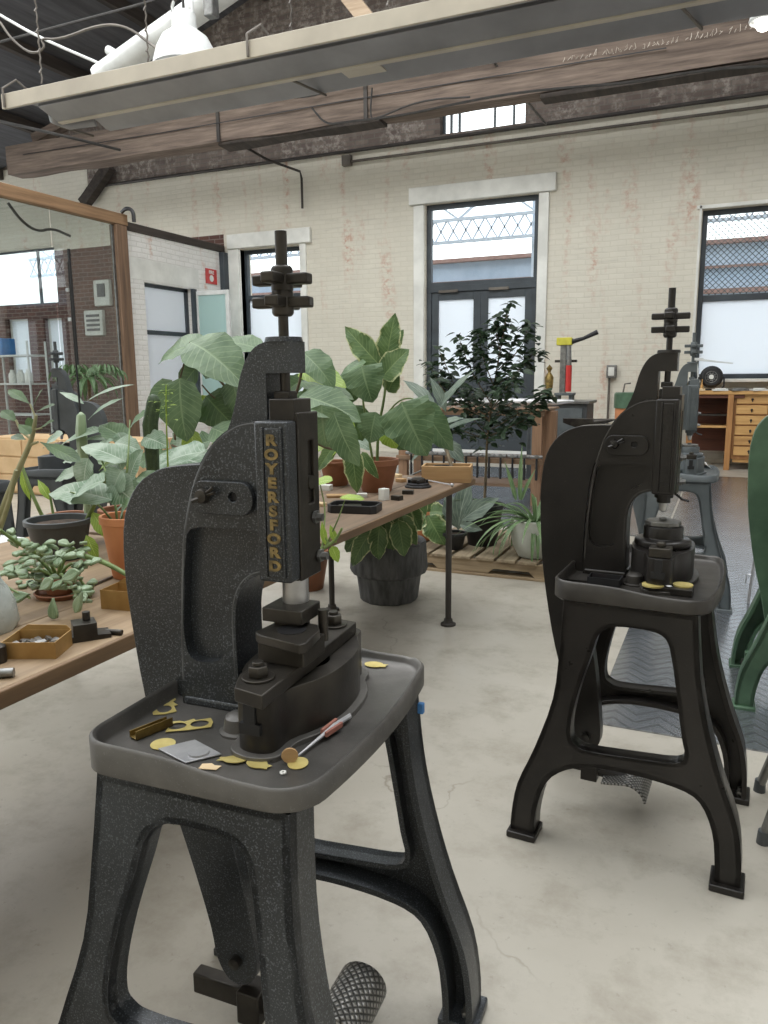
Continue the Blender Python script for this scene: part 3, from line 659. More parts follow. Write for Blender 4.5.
cable([aty(312, 108, yb), aty(326, 125, yb), aty(345, 122, yb), aty(400, 116, yb), aty(450, 105, yb), aty(500, 95, yb), aty(560, 88, yb), aty(640, 82, yb), aty(700, 70, yb), aty(768, 66, yb)], .016, 'cable', 'dark cable looping along the face of the tie beam')
cable([aty(372, 88, yb), aty(370, 116, yb), aty(374, 120, yb), aty(420, 100, yb), aty(470, 97, yb)], .013, 'cable', 'dark cable hanging off the tie beam at centre')
cable([aty(262, 92, yb), aty(300, 100, yb), aty(340, 88, yb), aty(372, 84, yb)], .010, 'cable', 'thin dark cable drooping above the tie beam under the heater')
cable([aty(0, 15, 7), aty(40, 38, 7), aty(110, 68, 7)], .016, 'white_metal', 'straight pale rod crossing the upper left corner', name='tie_wire')
cable([aty(0, 22, 6.8), aty(12, 40, 6.8), aty(32, 55, 6.8), aty(46, 48, 6.8), aty(40, 38, 6.8), aty(60, 40, 6.8), aty(100, 24, 6.8), aty(128, 26, 6.8), aty(155, 48, 6.8), aty(172, 55, 6.5), aty(176, 20, 6.1), aty(170, 4, 6), aty(182, -6, 6)], .014, 'pipe', 'long pale cable looping from the upper left to the dome lamp')
cable([aty(0, 42, 8), aty(60, 26, 8), aty(150, 2, 8), aty(170, -6, 8)], .016, 'cable', 'dark straight cable under the roof at upper left')
cable([aty(-5, 120, 9), aty(60, 135, 9), aty(120, 150, 10)], .022, 'cable', 'dark cable sagging below the left end of the tube heater')
cable([atx(8, 203, PX-.4), atx(22, 222, PX-.4), atx(38, 232, PX-.4), atx(52, 228, PX-.4), atx(70, 236, PX-.4)], .02, 'cable', 'dark cable draped behind the top of the glass partition')
cable([aty(122, 212, 9.9), aty(126, 208, 9.8), aty(133, 210, 9.8), aty(134, 222, 9.8)], .03, 'black', 'short black hose looped over the timber rail above the pillar', name='hose')
# tube heater
ht = thing('tube_heater', 'long beige and grey overhead tube heater hung on chains', 'heater', (-5.5, 4.85, 3.5))
def tilt(x): return (3.49+(x+5.54)*.0)
def prof_x(pts, x0, x1, name, mt, bev=0):
    b = B(); b.prism(pts, x0, x1, 'yz'); return b.build(name, mt, ht, bevel=bev)
prof_x([(0, .0), (.02, .0), (.03, .085), (.86, .17), (.86, .19), (.02, .10), (0, .09)], 0, 6.6, 'hood', 'duct_grey')
prof_x([(-.02, -.005), (.0, -.005), (.0, .1), (.03, .1), (.03, .112), (-.02, .108)], -.02, 6.6, 'fascia', 'beige', .003)
prof_x([(.14, .03), (.34, -.03), (.38, -.03), (.38, -.005), (.35, .10), (.16, .10)], .2, 6.6, 'reflector', 'duct_grey', .004)
prof_x([(.34, -.04), (.39, -.04), (.395, -.02), (.34, -.02)], .2, 6.6, 'reflector_lip', 'beige', .003)
prof_x([(.50, .03), (.66, -.03), (.72, -.03), (.72, .0), (.69, .13), (.52, .13)], .42, 6.6, 'reflector', 'duct_grey', .004)
b = B(); b.tube([(.2, .3, .03), (.14, .36, .01), (.16, .5, .0), (.36, .6, .03)], .045, 12); b.build('return_bend', 'duct_grey', ht)
for x in (.02, 2.35, 5.0):
    b = B(); b.tube([(x, -.03, .0), (x, -.035, .14), (x+.06, .05, .22), (x+.08, .2, .15), (x+.1, .4, -.03), (x+.2, .72, -.045)], .010, 6); b.build('hanger_wire', 'pipe', ht)
for x, yy in ((.25, .15), (1.05, .5), (2.5, .3), (3.25, .3), (3.5, .5), (4.8, .4)):
    b = B()
    for k in range(46):
        z = .2+k*.075; b.tube([(x, yy-.013 if k % 2 else yy, z), (x+(.013 if k % 2 == 0 else 0), yy+(.013 if k % 2 else 0), z+.04), (x, yy, z+.085)], .007, 4)
    b.build('chain', 'pipe', ht)
b = B(); b.box((3.0, .45, -.035), (.3, .12, .012)); b.build('bracket_plate', 'beige', ht, bevel=.004)
# duct + dome lamp
pipe('exhaust_duct', [aty(100, 78, 7), aty(180, 22, 7), aty(240, -20, 7)], .13, 'white_metal', 'white round sheet-metal duct rising behind the dome lamp', 'duct')
pipe('small_conduit', [aty(108, 50, 7.5), aty(135, 66, 7.5)], .05, 'white_metal', 'short pale strip conduit behind the heater at upper left', 'conduit')
lc = aty(186, 60, 6.0); lc.z = 4.05
lp = thing('dome_lamp', 'white enamelled industrial dome lamp hanging above the heater', 'lamp', tuple(lc))
B().lathe([(.0, .0), (.28, .0), (.29, -.01), (.285, .02), (.25, .14), (.20, .23), (.12, .29), (.10, .30), (0, .30)], n=40).build('shade', 'white_metal', lp)
B().lathe([(0, .29), (.11, .29), (.11, .31), (.1, .42), (.08, .44), (0, .44)], n=24).build('lamp_housing', 'white_metal', lp, bevel=.005)
B().tube([(-.09, 0, .36), (-.12, 0, .5), (-.05, 0, .64), (.02, 0, .66), (.1, 0, .55), (.09, 0, .42)], .012, 8).build('hanging_loop', 'white_metal', lp)
B().tube([(0, 0, .42), (0, 0, 1.6)], .012, 8).build('cord', 'cable', lp)
B().box((.22, .1, .62), (.1, .1, .45)).build('lamp_socket_box', 'steel_dull', lp, bevel=.01)
sp = aty(764, 22, 9); s_ = thing('spot_lamp', 'small round white lamp glowing at the top right corner', 'lamp', tuple(sp))
B().lathe([(0, .02), (.12, .02), (.13, 0), (.14, .02), (.11, .12), (.05, .2), (0, .2)], n=28, axis='z').build('shade', 'white_metal', s_)
B().sphere((0, 0, .0), .085, (1, 1, 1)).build('bulb', 'bright_bulb', s_); B().tube([(0, 0, .19), (0, 0, 2)], .012, 6).build('cord', 'cable', s_)

# wall fittings
wm = lambda x, y: aty(x, y, WY)
o = thing('electrical_outlet', 'grey metal outlet box with conduit on the white wall right of the door', 'outlet', (-1.70, WY-.05, 1.38))
B().box((0, 0, 0), (.15, .09, .2)).build('box', 'steel_dull', o, bevel=.008); B().box((0, -.05, 0), (.09, .02, .13)).build('cover_plate', 'white', o, bevel=.004); B().tube([(-.03, 0, -.1), (-.03, 0, -1.3)], .018, 8).build('conduit', 'pipe', o)
o = thing('fire_sign', 'small red fire alarm sign on the white side wall by the corner', 'sign', (PX+.01, 12.14, 3.18))
B().box((0, 0, 0), (.01, .34, .27)).build('plate', 'red', o, bevel=.003)
# ------------------------------------------------------------------ text helper
def text(s, size, mt, parent, loc, rot, name='lettering', depth=.001, align='CENTER', bold=0, xs=1):
    cu = bpy.data.curves.new('t', 'FONT'); cu.body = s; cu.size = size; cu.extrude = depth; cu.align_x = align; cu.align_y = 'CENTER'; cu.offset = bold
    t = bpy.data.objects.new('t', cu); COL.objects.link(t); bpy.context.view_layer.update()
    me = bpy.data.meshes.new_from_object(t.evaluated_get(bpy.context.evaluated_depsgraph_get())); bpy.data.objects.remove(t)
    me.materials.clear(); me.materials.append(M[mt]); o = bpy.data.objects.new(name, me); COL.objects.link(o)
    if parent: o.parent = parent
    o.location = loc; o.rotation_euler = rot; o.scale = (xs, 1, 1); return o
text('FIRE', .085, 'white', o, (.008, 0, .07), (pi/2, 0, pi/2), bold=.002)
B().lathe([(0, 0), (.06, 0), (.06, .004), (0, .004)], (.005, 0, -.035), 20, 'x').build('symbol', 'white', o)

# ------------------------------------------------------------------ kick presses
def press(label, loc, rz, iron, top, tray_m, tooling='bar', letters='gilt', full=True, wheels=True, stroke=0., group=None, pedal=(-.035, 0.), swing=0., drum=False, splay=0.):
    sw = radians(swing)
    def SW(x, z): return (-.10+(x+.10)*cos(sw)-(z-1.15)*sin(sw), 1.15+(x+.10)*sin(sw)+(z-1.15)*cos(sw))
    R = thing('kick_press', label, 'press', (loc[0], loc[1], 0), radians(rz))
    st = bpy.data.objects.new('stand', None); COL.objects.link(st); st.parent = R
    # --- side frames of the stand
    outer = [(-.205, .742), (-.212, .60), (-.226, .45), (-.275, .29), (-.322, .17), (-.338, .07), (-.340, 0), (-.272, 0), (-.266, .09), (-.238, .19), (-.18, .245), (-.10, .268), (0, .272), (.11, .262), (.17, .235), (.205, .16), (.217, .07), (.219, 0), (.281, 0), (.281, .08), (.264, .19), (.216, .32), (.178, .45), (.152, .58), (.136, .742)]
    hole = [(-.172, .345), (-.172, .40), (-.155, .49), (-.124, .60), (-.108, .655), (-.07, .684), (.02, .686), (.062, .67), (.080, .62), (.098, .52), (.116, .41), (.126, .36), (.105, .332), (0, .322), (-.12, .315), (-.158, .325)]
    o2 = keep(outer, [0, 6, 7, 17, 18, 24], 3); h2 = keep(hole, [], 3)
    for sy in (-1, 1):
        b = B(); y = sy*.255
        b.prism([o2, h2], y-sy*.004, y+sy*.018, 'xz')
        b.prism([o2, offset(o2, .014)], y+sy*.018, y-sy*.058, 'xz')
        b.prism([offset(h2, -.012), h2], y+sy*.018, y-sy*.030, 'xz')
        if splay and sy < 0:
            for v in b.bm.verts: q = 1-v.co.z/.742; v.co.y -= splay*q; v.co.x -= splay*.45*min(1, q*1.8)
        b.build('side_frame', iron, st, bevel=.004, seg=1)
        for fx in (-.305, .25):
            ox, oy = (splay*.45, splay) if splay and sy < 0 else (0, 0)
            f = B(); f.box((fx-ox, y-sy*.012-oy, .010), (.086, .095, .020)); f.build('foot_pad', iron, st, bevel=.004)
            f = B(); f.hexa((fx+.012-ox, y-sy*.03-oy, .02), .011, .012); f.tube([(fx+.012-ox, y-sy*.03-oy, .02), (fx+.012-ox, y-sy*.03-oy, .045)], .006, 8); f.build('foot_bolt', 'steel_dull', st)
    b = B(); b.box((-.19, 0, .71), (.02, .47, .075)); b.build('back_rail', iron, st, bevel=.004); b = B(); b.box((.125, 0, .735), (.02, .47, .03)); b.build('front_rail', iron, st, bevel=.004)
    # --- tray
    X0, X1, Y0, Y1 = -.240, .160, -.284, .276
    c0 = rrect(X0, Y0, X1, Y1, .06, 7)
    # refine straight runs
    cc = []
    for i, p in enumerate(c0):
        q = c0[(i+1) % len(c0)]; d = sqrt((p[0]-q[0])**2+(p[1]-q[1])**2); k = max(1, int(d/.03))
        for j in range(k): cc.append((p[0]+(q[0]-p[0])*j/k, p[1]+(q[1]-p[1])*j/k))
    cc = [(x + (.024*(1-(y/.28)**2) if x > .0 else 0)*min(1, max(0, x/.12)), y) for x, y in cc]
    def rim(x, y):
        front = 1/(1+exp(-(x-(-.02))/.03)); near = 1/(1+exp((y+.20)/.04))
        z = .797 + (.781-.797)*front
        if x > .13: z = .781 + .004/(1+exp(-(y-.1)/.04))
        return z
    b = B(); n = len(cc); ci = offset(cc, .011); cm = offset(cc, .0055); cf = offset(cc, .03); cb = offset(cc, .012); rows = []
    prof = [(cb, lambda x, y: .738), (cc, lambda x, y: .746), (cc, lambda x, y: rim(x, y)-.004), (cm, lambda x, y: rim(x, y)), (ci, lambda x, y: rim(x, y)-.004), (ci, lambda x, y: .770), (offset(cc, .018), lambda x, y: .765)]
    for ct, zf in prof: rows.append([b.bm.verts.new((p[0], p[1], zf(*p))) for p in ct])
    for a in range(len(rows)-1):
        for i in range(n): b.bm.faces.new((rows[a][i], rows[a][(i+1) % n], rows[a+1][(i+1) % n], rows[a+1][i]))
    b.bm.faces.new(rows[0][::-1]); b.bm.faces.new(rows[-1])
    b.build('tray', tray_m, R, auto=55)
    # --- body casting
    body = [(-.017, 1.279), (-.066, 1.271), (-.116, 1.236), (-.156, 1.172), (-.182, 1.08), (-.193, .98), (-.200, .87), (-.202, .765), (-.080, .765), (-.083, .90), (-.079, .965), (-.058, 1.005), (-.02, 1.022), (.034, 1.020), (.034, 1.279)]
    body[-2:] = [(.040, 1.020), (.040, 1.279)]
    bs = keep(body, [0, 7, 8, 13, 14], 4)
    b = B(); b.prism([(x, z) for x, z in offset(bs, .003)], -.030, .040, 'xz'); b.build('column', iron, R, bevel=.006)
    pocket = [(-.166, 1.090), (-.100, 1.096), (-.036, 1.094), (-.034, 1.062), (-.050, 1.040), (-.078, 1.022), (-.098, .990), (-.106, .952), (-.110, .895), (-.114, .862), (-.145, .850), (-.180, .856), (-.191, .90), (-.187, .98), (-.178, 1.05)]
    pk = keep(pocket, [], 3)
    b = B(); b.prism([bs, pk], -.028, -.053, 'xz'); b.build('cheek', iron, R, bevel=.007, seg=3)
    edge_m = {'iron': 'lit_edge_iron', 'iron_brown': 'lit_edge_brown'}.get(iron)  # beads added on the casting edges, wear and edge highlight in their colour
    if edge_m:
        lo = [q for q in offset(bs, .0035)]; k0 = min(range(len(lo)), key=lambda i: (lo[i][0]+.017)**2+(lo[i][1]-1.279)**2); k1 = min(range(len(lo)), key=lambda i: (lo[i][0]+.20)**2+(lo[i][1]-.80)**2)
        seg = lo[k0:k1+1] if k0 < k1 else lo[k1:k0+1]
        b = B(); b.tube([(x, -.0508, z) for x, z in seg], .0030, 8); b.build('worn_lit_ridge', edge_m, R)
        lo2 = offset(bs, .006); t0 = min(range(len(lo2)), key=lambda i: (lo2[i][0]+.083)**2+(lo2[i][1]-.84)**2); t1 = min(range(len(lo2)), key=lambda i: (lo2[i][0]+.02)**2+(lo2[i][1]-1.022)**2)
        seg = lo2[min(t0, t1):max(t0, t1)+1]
        b = B(); b.tube([(x, -.0500, z) for x, z in seg], .0035, 8); b.build('lit_throat_ridge', edge_m, R)
    b = B(); b.box((-.138, 0, .772), (.122, .112, .018)); b.build('column_foot', iron, R, bevel=.006)
    # arm over the ram
    arm = [(.026, 1.406), (-.018, 1.406), (-.048, 1.392), (-.07, 1.355), (-.088, 1.29), (-.112, 1.234), (-.14, 1.15), (-.022, 1.20), (-.022, 1.355), (.026, 1.355)]
    ar = keep(arm, [0, 6, 7, 8, 9], 4)
    b = B(); b.prism(ar, -.024, .024, 'xz'); b.lathe([(0, 1.405), (.032, 1.405), (.030, 1.413), (0, 1.413)], n=24); b.build('arm', iron, R, bevel=.012, seg=3)
    # head with slide
    b = B(); b.box((.013, -.0615, 1.149), (.060, .033, .262)); b.build('head', iron, R, bevel=.004)
    b = B(); b.box((-.004, .040, 1.149), (.030, .02, .262)); b.box((-.010, 0, 1.149), (.018, .08, .262)); b.build('slide_housing', iron, R, bevel=.004)
    b = B(); b.box((.0165, -.079, 1.149), (.027, .004, .240)); b.box((.0, -.0795, 1.149), (.004, .006, .244)); b.box((.033, -.0795, 1.149), (.004, .006, .244)); b.build('name_strip', iron, R, bevel=.001)
    if letters:
        par = [o for o in R.children if o.name.startswith('name_strip')][0]
        for k, chh in enumerate('ROYERSFORD'): 
            pass
        text('\n'.join('ROYERSFORD'), .0212, letters, par, (.0165, -.0818, 1.149), (pi/2, 0, 0), 'raised_lettering', .0014, bold=.0011, xs=1.4)
        t = [o for o in par.children][0]
        zs = [v.co.y for v in t.data.vertices]; sc = .222/(max(zs)-min(zs)); mid = (max(zs)+min(zs))/2
        for v in t.data.vertices: v.co.y = (v.co.y-mid)*sc
    b = B(); b.box((.016, -.0145, 1.164), (.046, .061, .300)); b.build('ram', top, R, bevel=.002)
    b = B(); b.prism([[(-.044, 1.014), (.027, 1.014), (.027, 1.292), (-.044, 1.292)], [(-.012, 1.14), (.010, 1.14), (.010, 1.245), (-.012, 1.245)][::-1]], .038, .045, 'yz'); b.build('gib_plate', top, R, bevel=.002)
    b = B()
    b.lathe([(0, .036), (.012, .036), (.012, .046), (0, .046)], (0, -.001, 1.175), 12, 'x'); b.build('slot_pin', 'tooldark', R)
    for (yy, zz) in ((.004, 1.115), (.018, 1.045)):
        b = B(); b.lathe([(0, .047), (.012, .047), (.012, .052), (.007, .052), (.007, .062), (0, .062)], (0, yy, zz), 6, 'x'); b.build('gib_bolt', 'steel_dull', R)
    # spindle and turret nuts
    b = B(); b.cyl((0, 0, 1.27), (0, 0, 1.579), .0085, n=14); b.cyl((0, 0, 1.48), (0, 0, 1.579), .0098, n=14); b.build('spindle', top, R)
    b = B(); b.box((0, 0, 1.292), (.036, .036, .03)); b.box((0, 0, 1.318), (.03, .03, .016)); b.build('spindle_nut', top, R, bevel=.003)
    for z, tw in ((1.504, .0), (1.468, .12)):
        b = B(); b.lathe([(0, z-.022), (.015, z-.022), (.018, z-.016), (.018, z+.016), (.015, z+.022), (0, z+.022)], n=16)
        for k in range(4):
            a = tw+k*pi/2; b.bar((.012*cos(a), .012*sin(a), z), (.050*cos(a), .050*sin(a), z), .024, .017)
        b.build('hand_nut', top, R, bevel=.003)
    # side plate with swing bolt
    sl = [(-.130+.023*cos(a), 1.150+.028*sin(a)) for a in [pi/2+pi*i/10 for i in range(11)]] + [(-.055+.023*cos(a), 1.150+.028*sin(a)) for a in [-pi/2+pi*i/10 for i in range(11)]]
    hl = ngon(-.071, 1.153, .0085, 14)[::-1]
    b = B(); b.prism([sl, hl], -.050, -.064, 'xz'); pl = b.build('lever_boss', iron, R, bevel=.004)
    b = B(); b.cyl((-.071, -.0535, 1.153), (-.071, -.0555, 1.153), .0082, n=14); b.build('pivot_hole', 'black', pl)
    b = B(); b.lathe([(0, -.063), (.011, -.063), (.0135, -.069), (.011, -.078), (0, -.081)], (-.125, 0, 1.153), 14, 'y'); b.build('boss_nut', top, pl)
    b = B(); b.tube([(-.119, -.072, 1.157), (-.100, -.076, 1.169)], .003, 6); b.tube([(-.119, -.072, 1.154), (-.097, -.076, 1.161)], .003, 6); b.tube([(-.126, -.076, 1.150), (-.138, -.084, 1.145)], .004, 6); b.build('split_pin', top, pl)
    # swing lever (tail)
    tail = [(-.12, 1.205), (-.20, 1.203), (-.250, 1.195), (-.298, 1.168), (-.333, 1.112), (-.347, 1.02), (-.345, .91), (-.333, .76), (-.300, .57), (-.262, .42), (-.236, .30), (-.228, .235), (-.205, .192), (-.165, .190), (-.138, .225), (-.140, .30), (-.158, .45), (-.185, .60), (-.208, .76), (-.208, .92), (-.196, 1.05), (-.17, 1.12), (-.10, 1.13)]
    ts = keep([SW(x*.985, z) for x, z in tail], [0, 22], 3)
    b = B(); b.prism(ts, -.031, .016, 'xz'); lv = b.build('swing_lever', iron, R, bevel=.009, seg=3)
    b = B(); b.lathe([(0, -.029), (.012, -.029), (.012, -.044), (0, -.047)], (SW(-.178, .24)[0], 0, SW(-.178, .24)[1]), 12, 'y'); b.build('lever_pin', top, lv)
    # pedal arm and tread
    px_, py_ = pedal; dx = sw*.95
    b = B(); b.box((-.235+dx, 0, .135), (.13, .03, .045)); b.box((-.165+dx, 0, .125), (.05, .055, .07)); b.tube([(-.16+dx, 0, .12), (-.09+dx, py_*.3, .115), (-.04, py_*.7, .105), (px_-.01, py_, .095)], [.018, .017, .018, .016], 8); pd = b.build('pedal_arm', 'tooldark' if iron == 'iron' else iron, R, bevel=.004)
    b = B(); rows = []; U, W_ = 18, 6
    if drum: prf = [(px_-.050*cos(radians(-35+235*i/U)), .085+.048*sin(radians(-35+235*i/U))) for i in range(U+1)]
    else: prf = [(px_-.085+.0075*i, .112+.0012*i) for i in range(10)] + [(px_-.012+.058*sin(radians(9*i)), .068+.056*cos(radians(9*i))) for i in range(1, 10)]
    for (xx, zz) in prf: rows.append([b.bm.verts.new((xx, py_-.065+.15*j/W_, zz)) for j in range(W_+1)])
    for i in range(U):
        for j in range(W_):
            f = b.bm.faces.new((rows[i][j], rows[i][j+1], rows[i+1][j+1], rows[i+1][j]))
            for lp_, (u_, v_) in zip(f.loops, ((i, j), (i, j+1), (i+1, j+1), (i+1, j))): lp_[b.uv].uv = (u_/U, v_/W_)
    b.build('tread', 'knurl', pd, thick=.006)
    # --- bolster
    bo = [(-.008, -.165), (.0, -.180), (.025, -.187), (.050, -.180), (.058, -.165), (.060, -.125), (.082, -.08), (.096, -.03), (.098, .03), (.088, .09), (.062, .14), (.055, .175), (.03, .19), (.0, .185), (-.03, .14), (-.065, .08), (-.072, 0), (-.055, -.08), (-.018, -.12)]
    bc = keep(bo, [], 3); hole_b = ngon(.025, .0, .042, 20)[::-1]
    b = B(); b.prism([bc, hole_b], .768, .860, 'xy'); bb = b.build('bolster', top if tooling == 'bar' else iron, R, bevel=.003)
    b = B(); b.prism([offset(bc, -.014), offset(bc, .004)], .763, .774, 'xy'); b.build('bolster_flange', tray_m, bb, bevel=.004)
    b = B(); b.box((.025, -.186, .833), (.020, .012, .052)); b.box((.025, -.1865, .815), (.036, .012, .018)); b.build('key_slot', 'black', bb)
    for (xx, yy) in ((-.045, -.115),):
        b = B(); b.lathe([(0, .763), (.032, .763), (.032, .769), (.025, .771), (.022, .792), (.014, .798), (0, .800)], (xx, yy, 0), 16); b.build('hold_down_lug', tray_m, bb)
    if tooling == 'bar':
        b = B(); b.prism([(-.016, -.150), (.006, -.200), (.062, -.212), (.060, -.1), (.060, -.02), (.054, .155), (-.004, .165), (-.006, .0)], .861, .884, 'xy', T=Matrix.Translation((0, 0, 0)))
        cb = b.build('clamp_bar', 'tooldark', R, bevel=.002)
        for yy in (-.155, .12):
            b = B(); b.lathe([(0, .884), (.026, .884), (.026, .888), (0, .888)], (.022, yy, 0), 20); b.hexa((.022, yy, .888), .017, .018); b.lathe([(0, .906), (.009, .906), (.009, .912), (0, .912)], (.022, yy, 0), 14); b.build('clamp_bolt', 'tooldark', cb, bevel=.001)
        b = B(); b.box((.028, -.055, .901), (.085, .08, .034)); b.prism([(-.022, -.088), (-.01, -.100), (.078, -.122), (.084, -.110), (.076, -.045), (.060, -.020), (-.012, -.010)], .918, .934, 'xy'); db = b.build('lower_die', 'tooldark', R, bevel=.002)
        b = B(); b.lathe([(0, .934), (.024, .934), (.024, .9355), (0, .9355)], (.032, -.062, 0), 20); b.build('die_opening', 'black', db)
        b = B(); b.box((.010, -.02, .953), (.076, .07, .024)); b.box((.010, -.02, .936), (.045, .045, .016)); b.build('punch_plate', 'tooldark', R, bevel=.002)
        b = B(); b.cyl((.008, 0, .965), (.008, 0, 1.02), .0225, n=24); b.build('ram_shank', 'steel', R)
        b = B(); b.cyl((.060, .0, .90), (.060, .0, .955), .009, n=12); b.build('guide_pin', 'tooldark', db)
    else:
        b = B(); b.lathe([(0, .86), (.075, .86), (.078, .866), (.078, .878), (.072, .882), (.055, .884), (.055, .915), (.052, .92), (0, .92)], (.012, 0, 0), 32); b.build('round_die_holder', top, R, bevel=.002)
        b = B(); b.prism(chaikin([(-.04, -.045), (.055, -.05), (.06, .03), (-.03, .04)], 1), .921, .934, 'xy'); b.cyl((.01, 0, .934), (.01, 0, .941), .011, n=12); b.build('die_plate', 'steel_dull' if top != 'tooldark' else 'tooldark', R, bevel=.002)
        b = B(); b.box((.025, -.152, .874), (.056, .05, .026)); b.hexa((.025, -.152, .887), .013, .014); b.build('clamp_block', 'tooldark', R, bevel=.002)
        b = B(); b.cyl((.008, 0, 1.0), (.008, 0, 1.025), .026, n=20); b.cyl((.008, 0, .985), (.008, 0, 1.0), .019, n=18); b.build('punch_chuck', top, R)
        b = B(); b.cyl((.008, 0, .988), (.008, 0, .962), .0145, .010, 16); b.cyl((.008, 0, .962), (.008, 0, .956), .010, .004, 16); b.build('punch', 'steel', R)
        b = B(); b.tube([(.02, .03, 1.02), (.055, .03, .992), (.075, .03, .988)], .004, 6); b.build('stop_wire', top, R)
    return R
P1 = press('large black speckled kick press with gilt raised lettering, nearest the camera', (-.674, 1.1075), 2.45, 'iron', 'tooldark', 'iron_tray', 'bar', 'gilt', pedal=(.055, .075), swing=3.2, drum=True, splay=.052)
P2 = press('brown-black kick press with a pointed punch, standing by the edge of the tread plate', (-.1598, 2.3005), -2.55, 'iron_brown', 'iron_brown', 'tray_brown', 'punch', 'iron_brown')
P3 = press('grey painted kick press standing behind the brown-black one', (-.205, 4.88), 2, 'iron_grey', 'iron_grey', 'iron_grey', 'punch', 'iron_grey')
P4 = press('slate grey kick press facing left, behind the plants at the left', (-3.95, 3.70), 186, 'iron_slate', 'iron_slate', 'iron_slate', 'punch', 'iron_slate')
P5 = press('dark kick press only just showing at the left edge of the picture', (-3.80, 2.70), 182, 'iron_slate', 'iron_slate', 'iron_slate', 'punch', 'iron_slate')
P6 = press('green enamelled kick press at the right edge', (.435, 3.53), 1.5, 'iron_green', 'iron_green', 'iron_green', 'punch', 'iron_green')

def on(px, py, z): return atz(px, py, z)
def flat(name, pts, z, th, mt, label, cat, c=None, rz=0, group=None, bevel=0, tilt_=None):
    """small flat item lying at a spot: pts are local 2-D outline(s)"""
    b = B(); b.prism(pts, 0, th, 'xy'); o = b.build(name, mt, bevel=bevel); o.location = c; o.location.z = z; o.rotation_euler = (tilt_ or 0, 0, rz); return tag(o, label, cat, group)
TZ = .7665
# blanks, strips and tools on the first tray
def strip(n, pitch, r, w, ragged=.006):
    random.seed(n*7+int(w*1000)); L_ = pitch*n; ol = [(0, -w/2), (L_*.5, -w/2-.002), (L_, -w/2), (L_+.004, 0), (L_, w/2), (L_*.66, w/2-.003), (L_*.62, w/2+.004), (L_*.4, w/2-.004), (L_*.3, w/2+.002), (0, w/2), (.004, .0)]
    return [ol] + [ngon(pitch*(k+.5), 0, r, 18, r*.82)[::-1] for k in range(n)]
flat('brass_scrap_strip', strip(2, .037, .0155, .040), TZ, .0008, 'brass', 'short brass scrap strip with two punched holes nearest the press column', 'brass scrap', on(163, 697, TZ), math.atan2(*(on(166, 722, TZ)-on(163, 697, TZ)).yx), 'brass scrap')
flat('brass_scrap_strip', strip(2, .037, .0155, .036), TZ+.001, .0008, 'brass', 'brass scrap strip with two oval holes beside the steel plate', 'brass scrap', on(166, 728, TZ), math.atan2(*(on(213, 723, TZ)-on(166, 728, TZ)).yx), 'brass scrap')
o = thing('brass_channel', 'folded dull brass channel lying near the wavy tray rim', 'brass channel', on(133, 739, TZ), math.atan2(*(on(163, 727, TZ)-on(133, 739, TZ)).yx))
B().box((.035, 0, .0015), (.07, .02, .0015)).box((.035, -.009, .008), (.07, .0015, .015)).box((.035, .009, .006), (.07, .0015, .011)).build('channel', 'brass_old', o)
o = thing('steel_plate', 'bright steel plate with a raised oval lying on the tray of the large black press', 'steel plate', on(191, 752, TZ), radians(10))
B().prism([(-.055, -.005), (.01, -.036), (.052, .002), (-.012, .036)], 0, .0025, 'xy').build('plate', 'steel', o, bevel=.0006); B().lathe([(0, .0025), (.017, .0025), (.0165, .0055), (0, .0062)], (.015, -.004, 0), 24).build('oval_boss', 'steel', o)
def fish(r=.017): return [(r*cos(a)*1.05, r*sin(a)*.8) for a in [radians(t) for t in range(25, 336, 12)]] + [(r*1.45, -r*.35), (r*1.3, 0), (r*1.5, r*.4)]
flat('brass_blank', fish(.018), TZ+.0008, .001, 'brass', 'leaf-shaped brass blank right beside the steel plate', 'brass blank', on(235, 760, TZ), radians(200), 'brass blanks', tilt_=.12)
flat('brass_blank', fish(.017), TZ+.0008, .001, 'brass', 'leaf-shaped brass blank in the middle of the front row of blanks', 'brass blank', on(257, 764, TZ), radians(-10), 'brass blanks')
flat('brass_blank', ngon(0, 0, .016, 20), TZ+.0008, .0012, 'brass', 'round scored brass blank under the pliers tip near the front corner', 'brass blank', on(298, 764, TZ), 0, 'brass blanks', tilt_=.1)
flat('brass_blank', fish(.019), TZ+.0008, .001, 'brass', 'fish-shaped brass blank lying alone at the far end of the tray', 'brass blank', on(374, 665, TZ), radians(5), 'brass blanks')
flat('brass_blank', ngon(0, 0, .02, 20), TZ, .0006, 'brass', 'round brass blank partly under the steel plate', 'brass blank', on(163, 744, TZ), 0, 'brass blanks')
flat('paper_scrap', [(-.016, -.007), (.012, -.009), (.017, .003), (.006, .004), (.0, .010), (-.014, .008)], TZ, .001, 'cork', 'tan paper scrap at the corner of the steel plate', 'paper', on(210, 767, TZ), radians(20))
o = thing('ring_disc', 'small orange-tan disc standing on edge beside the pliers', 'disc', on(290, 763, TZ), radians(30))
B().lathe([(0, -.002), (.012, -.002), (.013, 0), (.012, .002), (0, .002)], (0, 0, .0125), 18, 'y').build('disc', 'crate', o)
b = B(); b.tube([(-.03, .005, .002), (-.015, .014, .002), (0, .004, .002)], .001, 5); b.build('wire', 'tooldark', o)
flat('washer', [ngon(0, 0, .005, 16), ngon(0, 0, .002, 10)[::-1]], TZ, .002, 'white', 'tiny white washer at the front corner of the tray', 'washer', on(283, 773, TZ))
pl = thing('tweezers', 'steel tweezers with pinkish handle scales lying on the tray', 'tweezers', on(350, 718, TZ), 0)
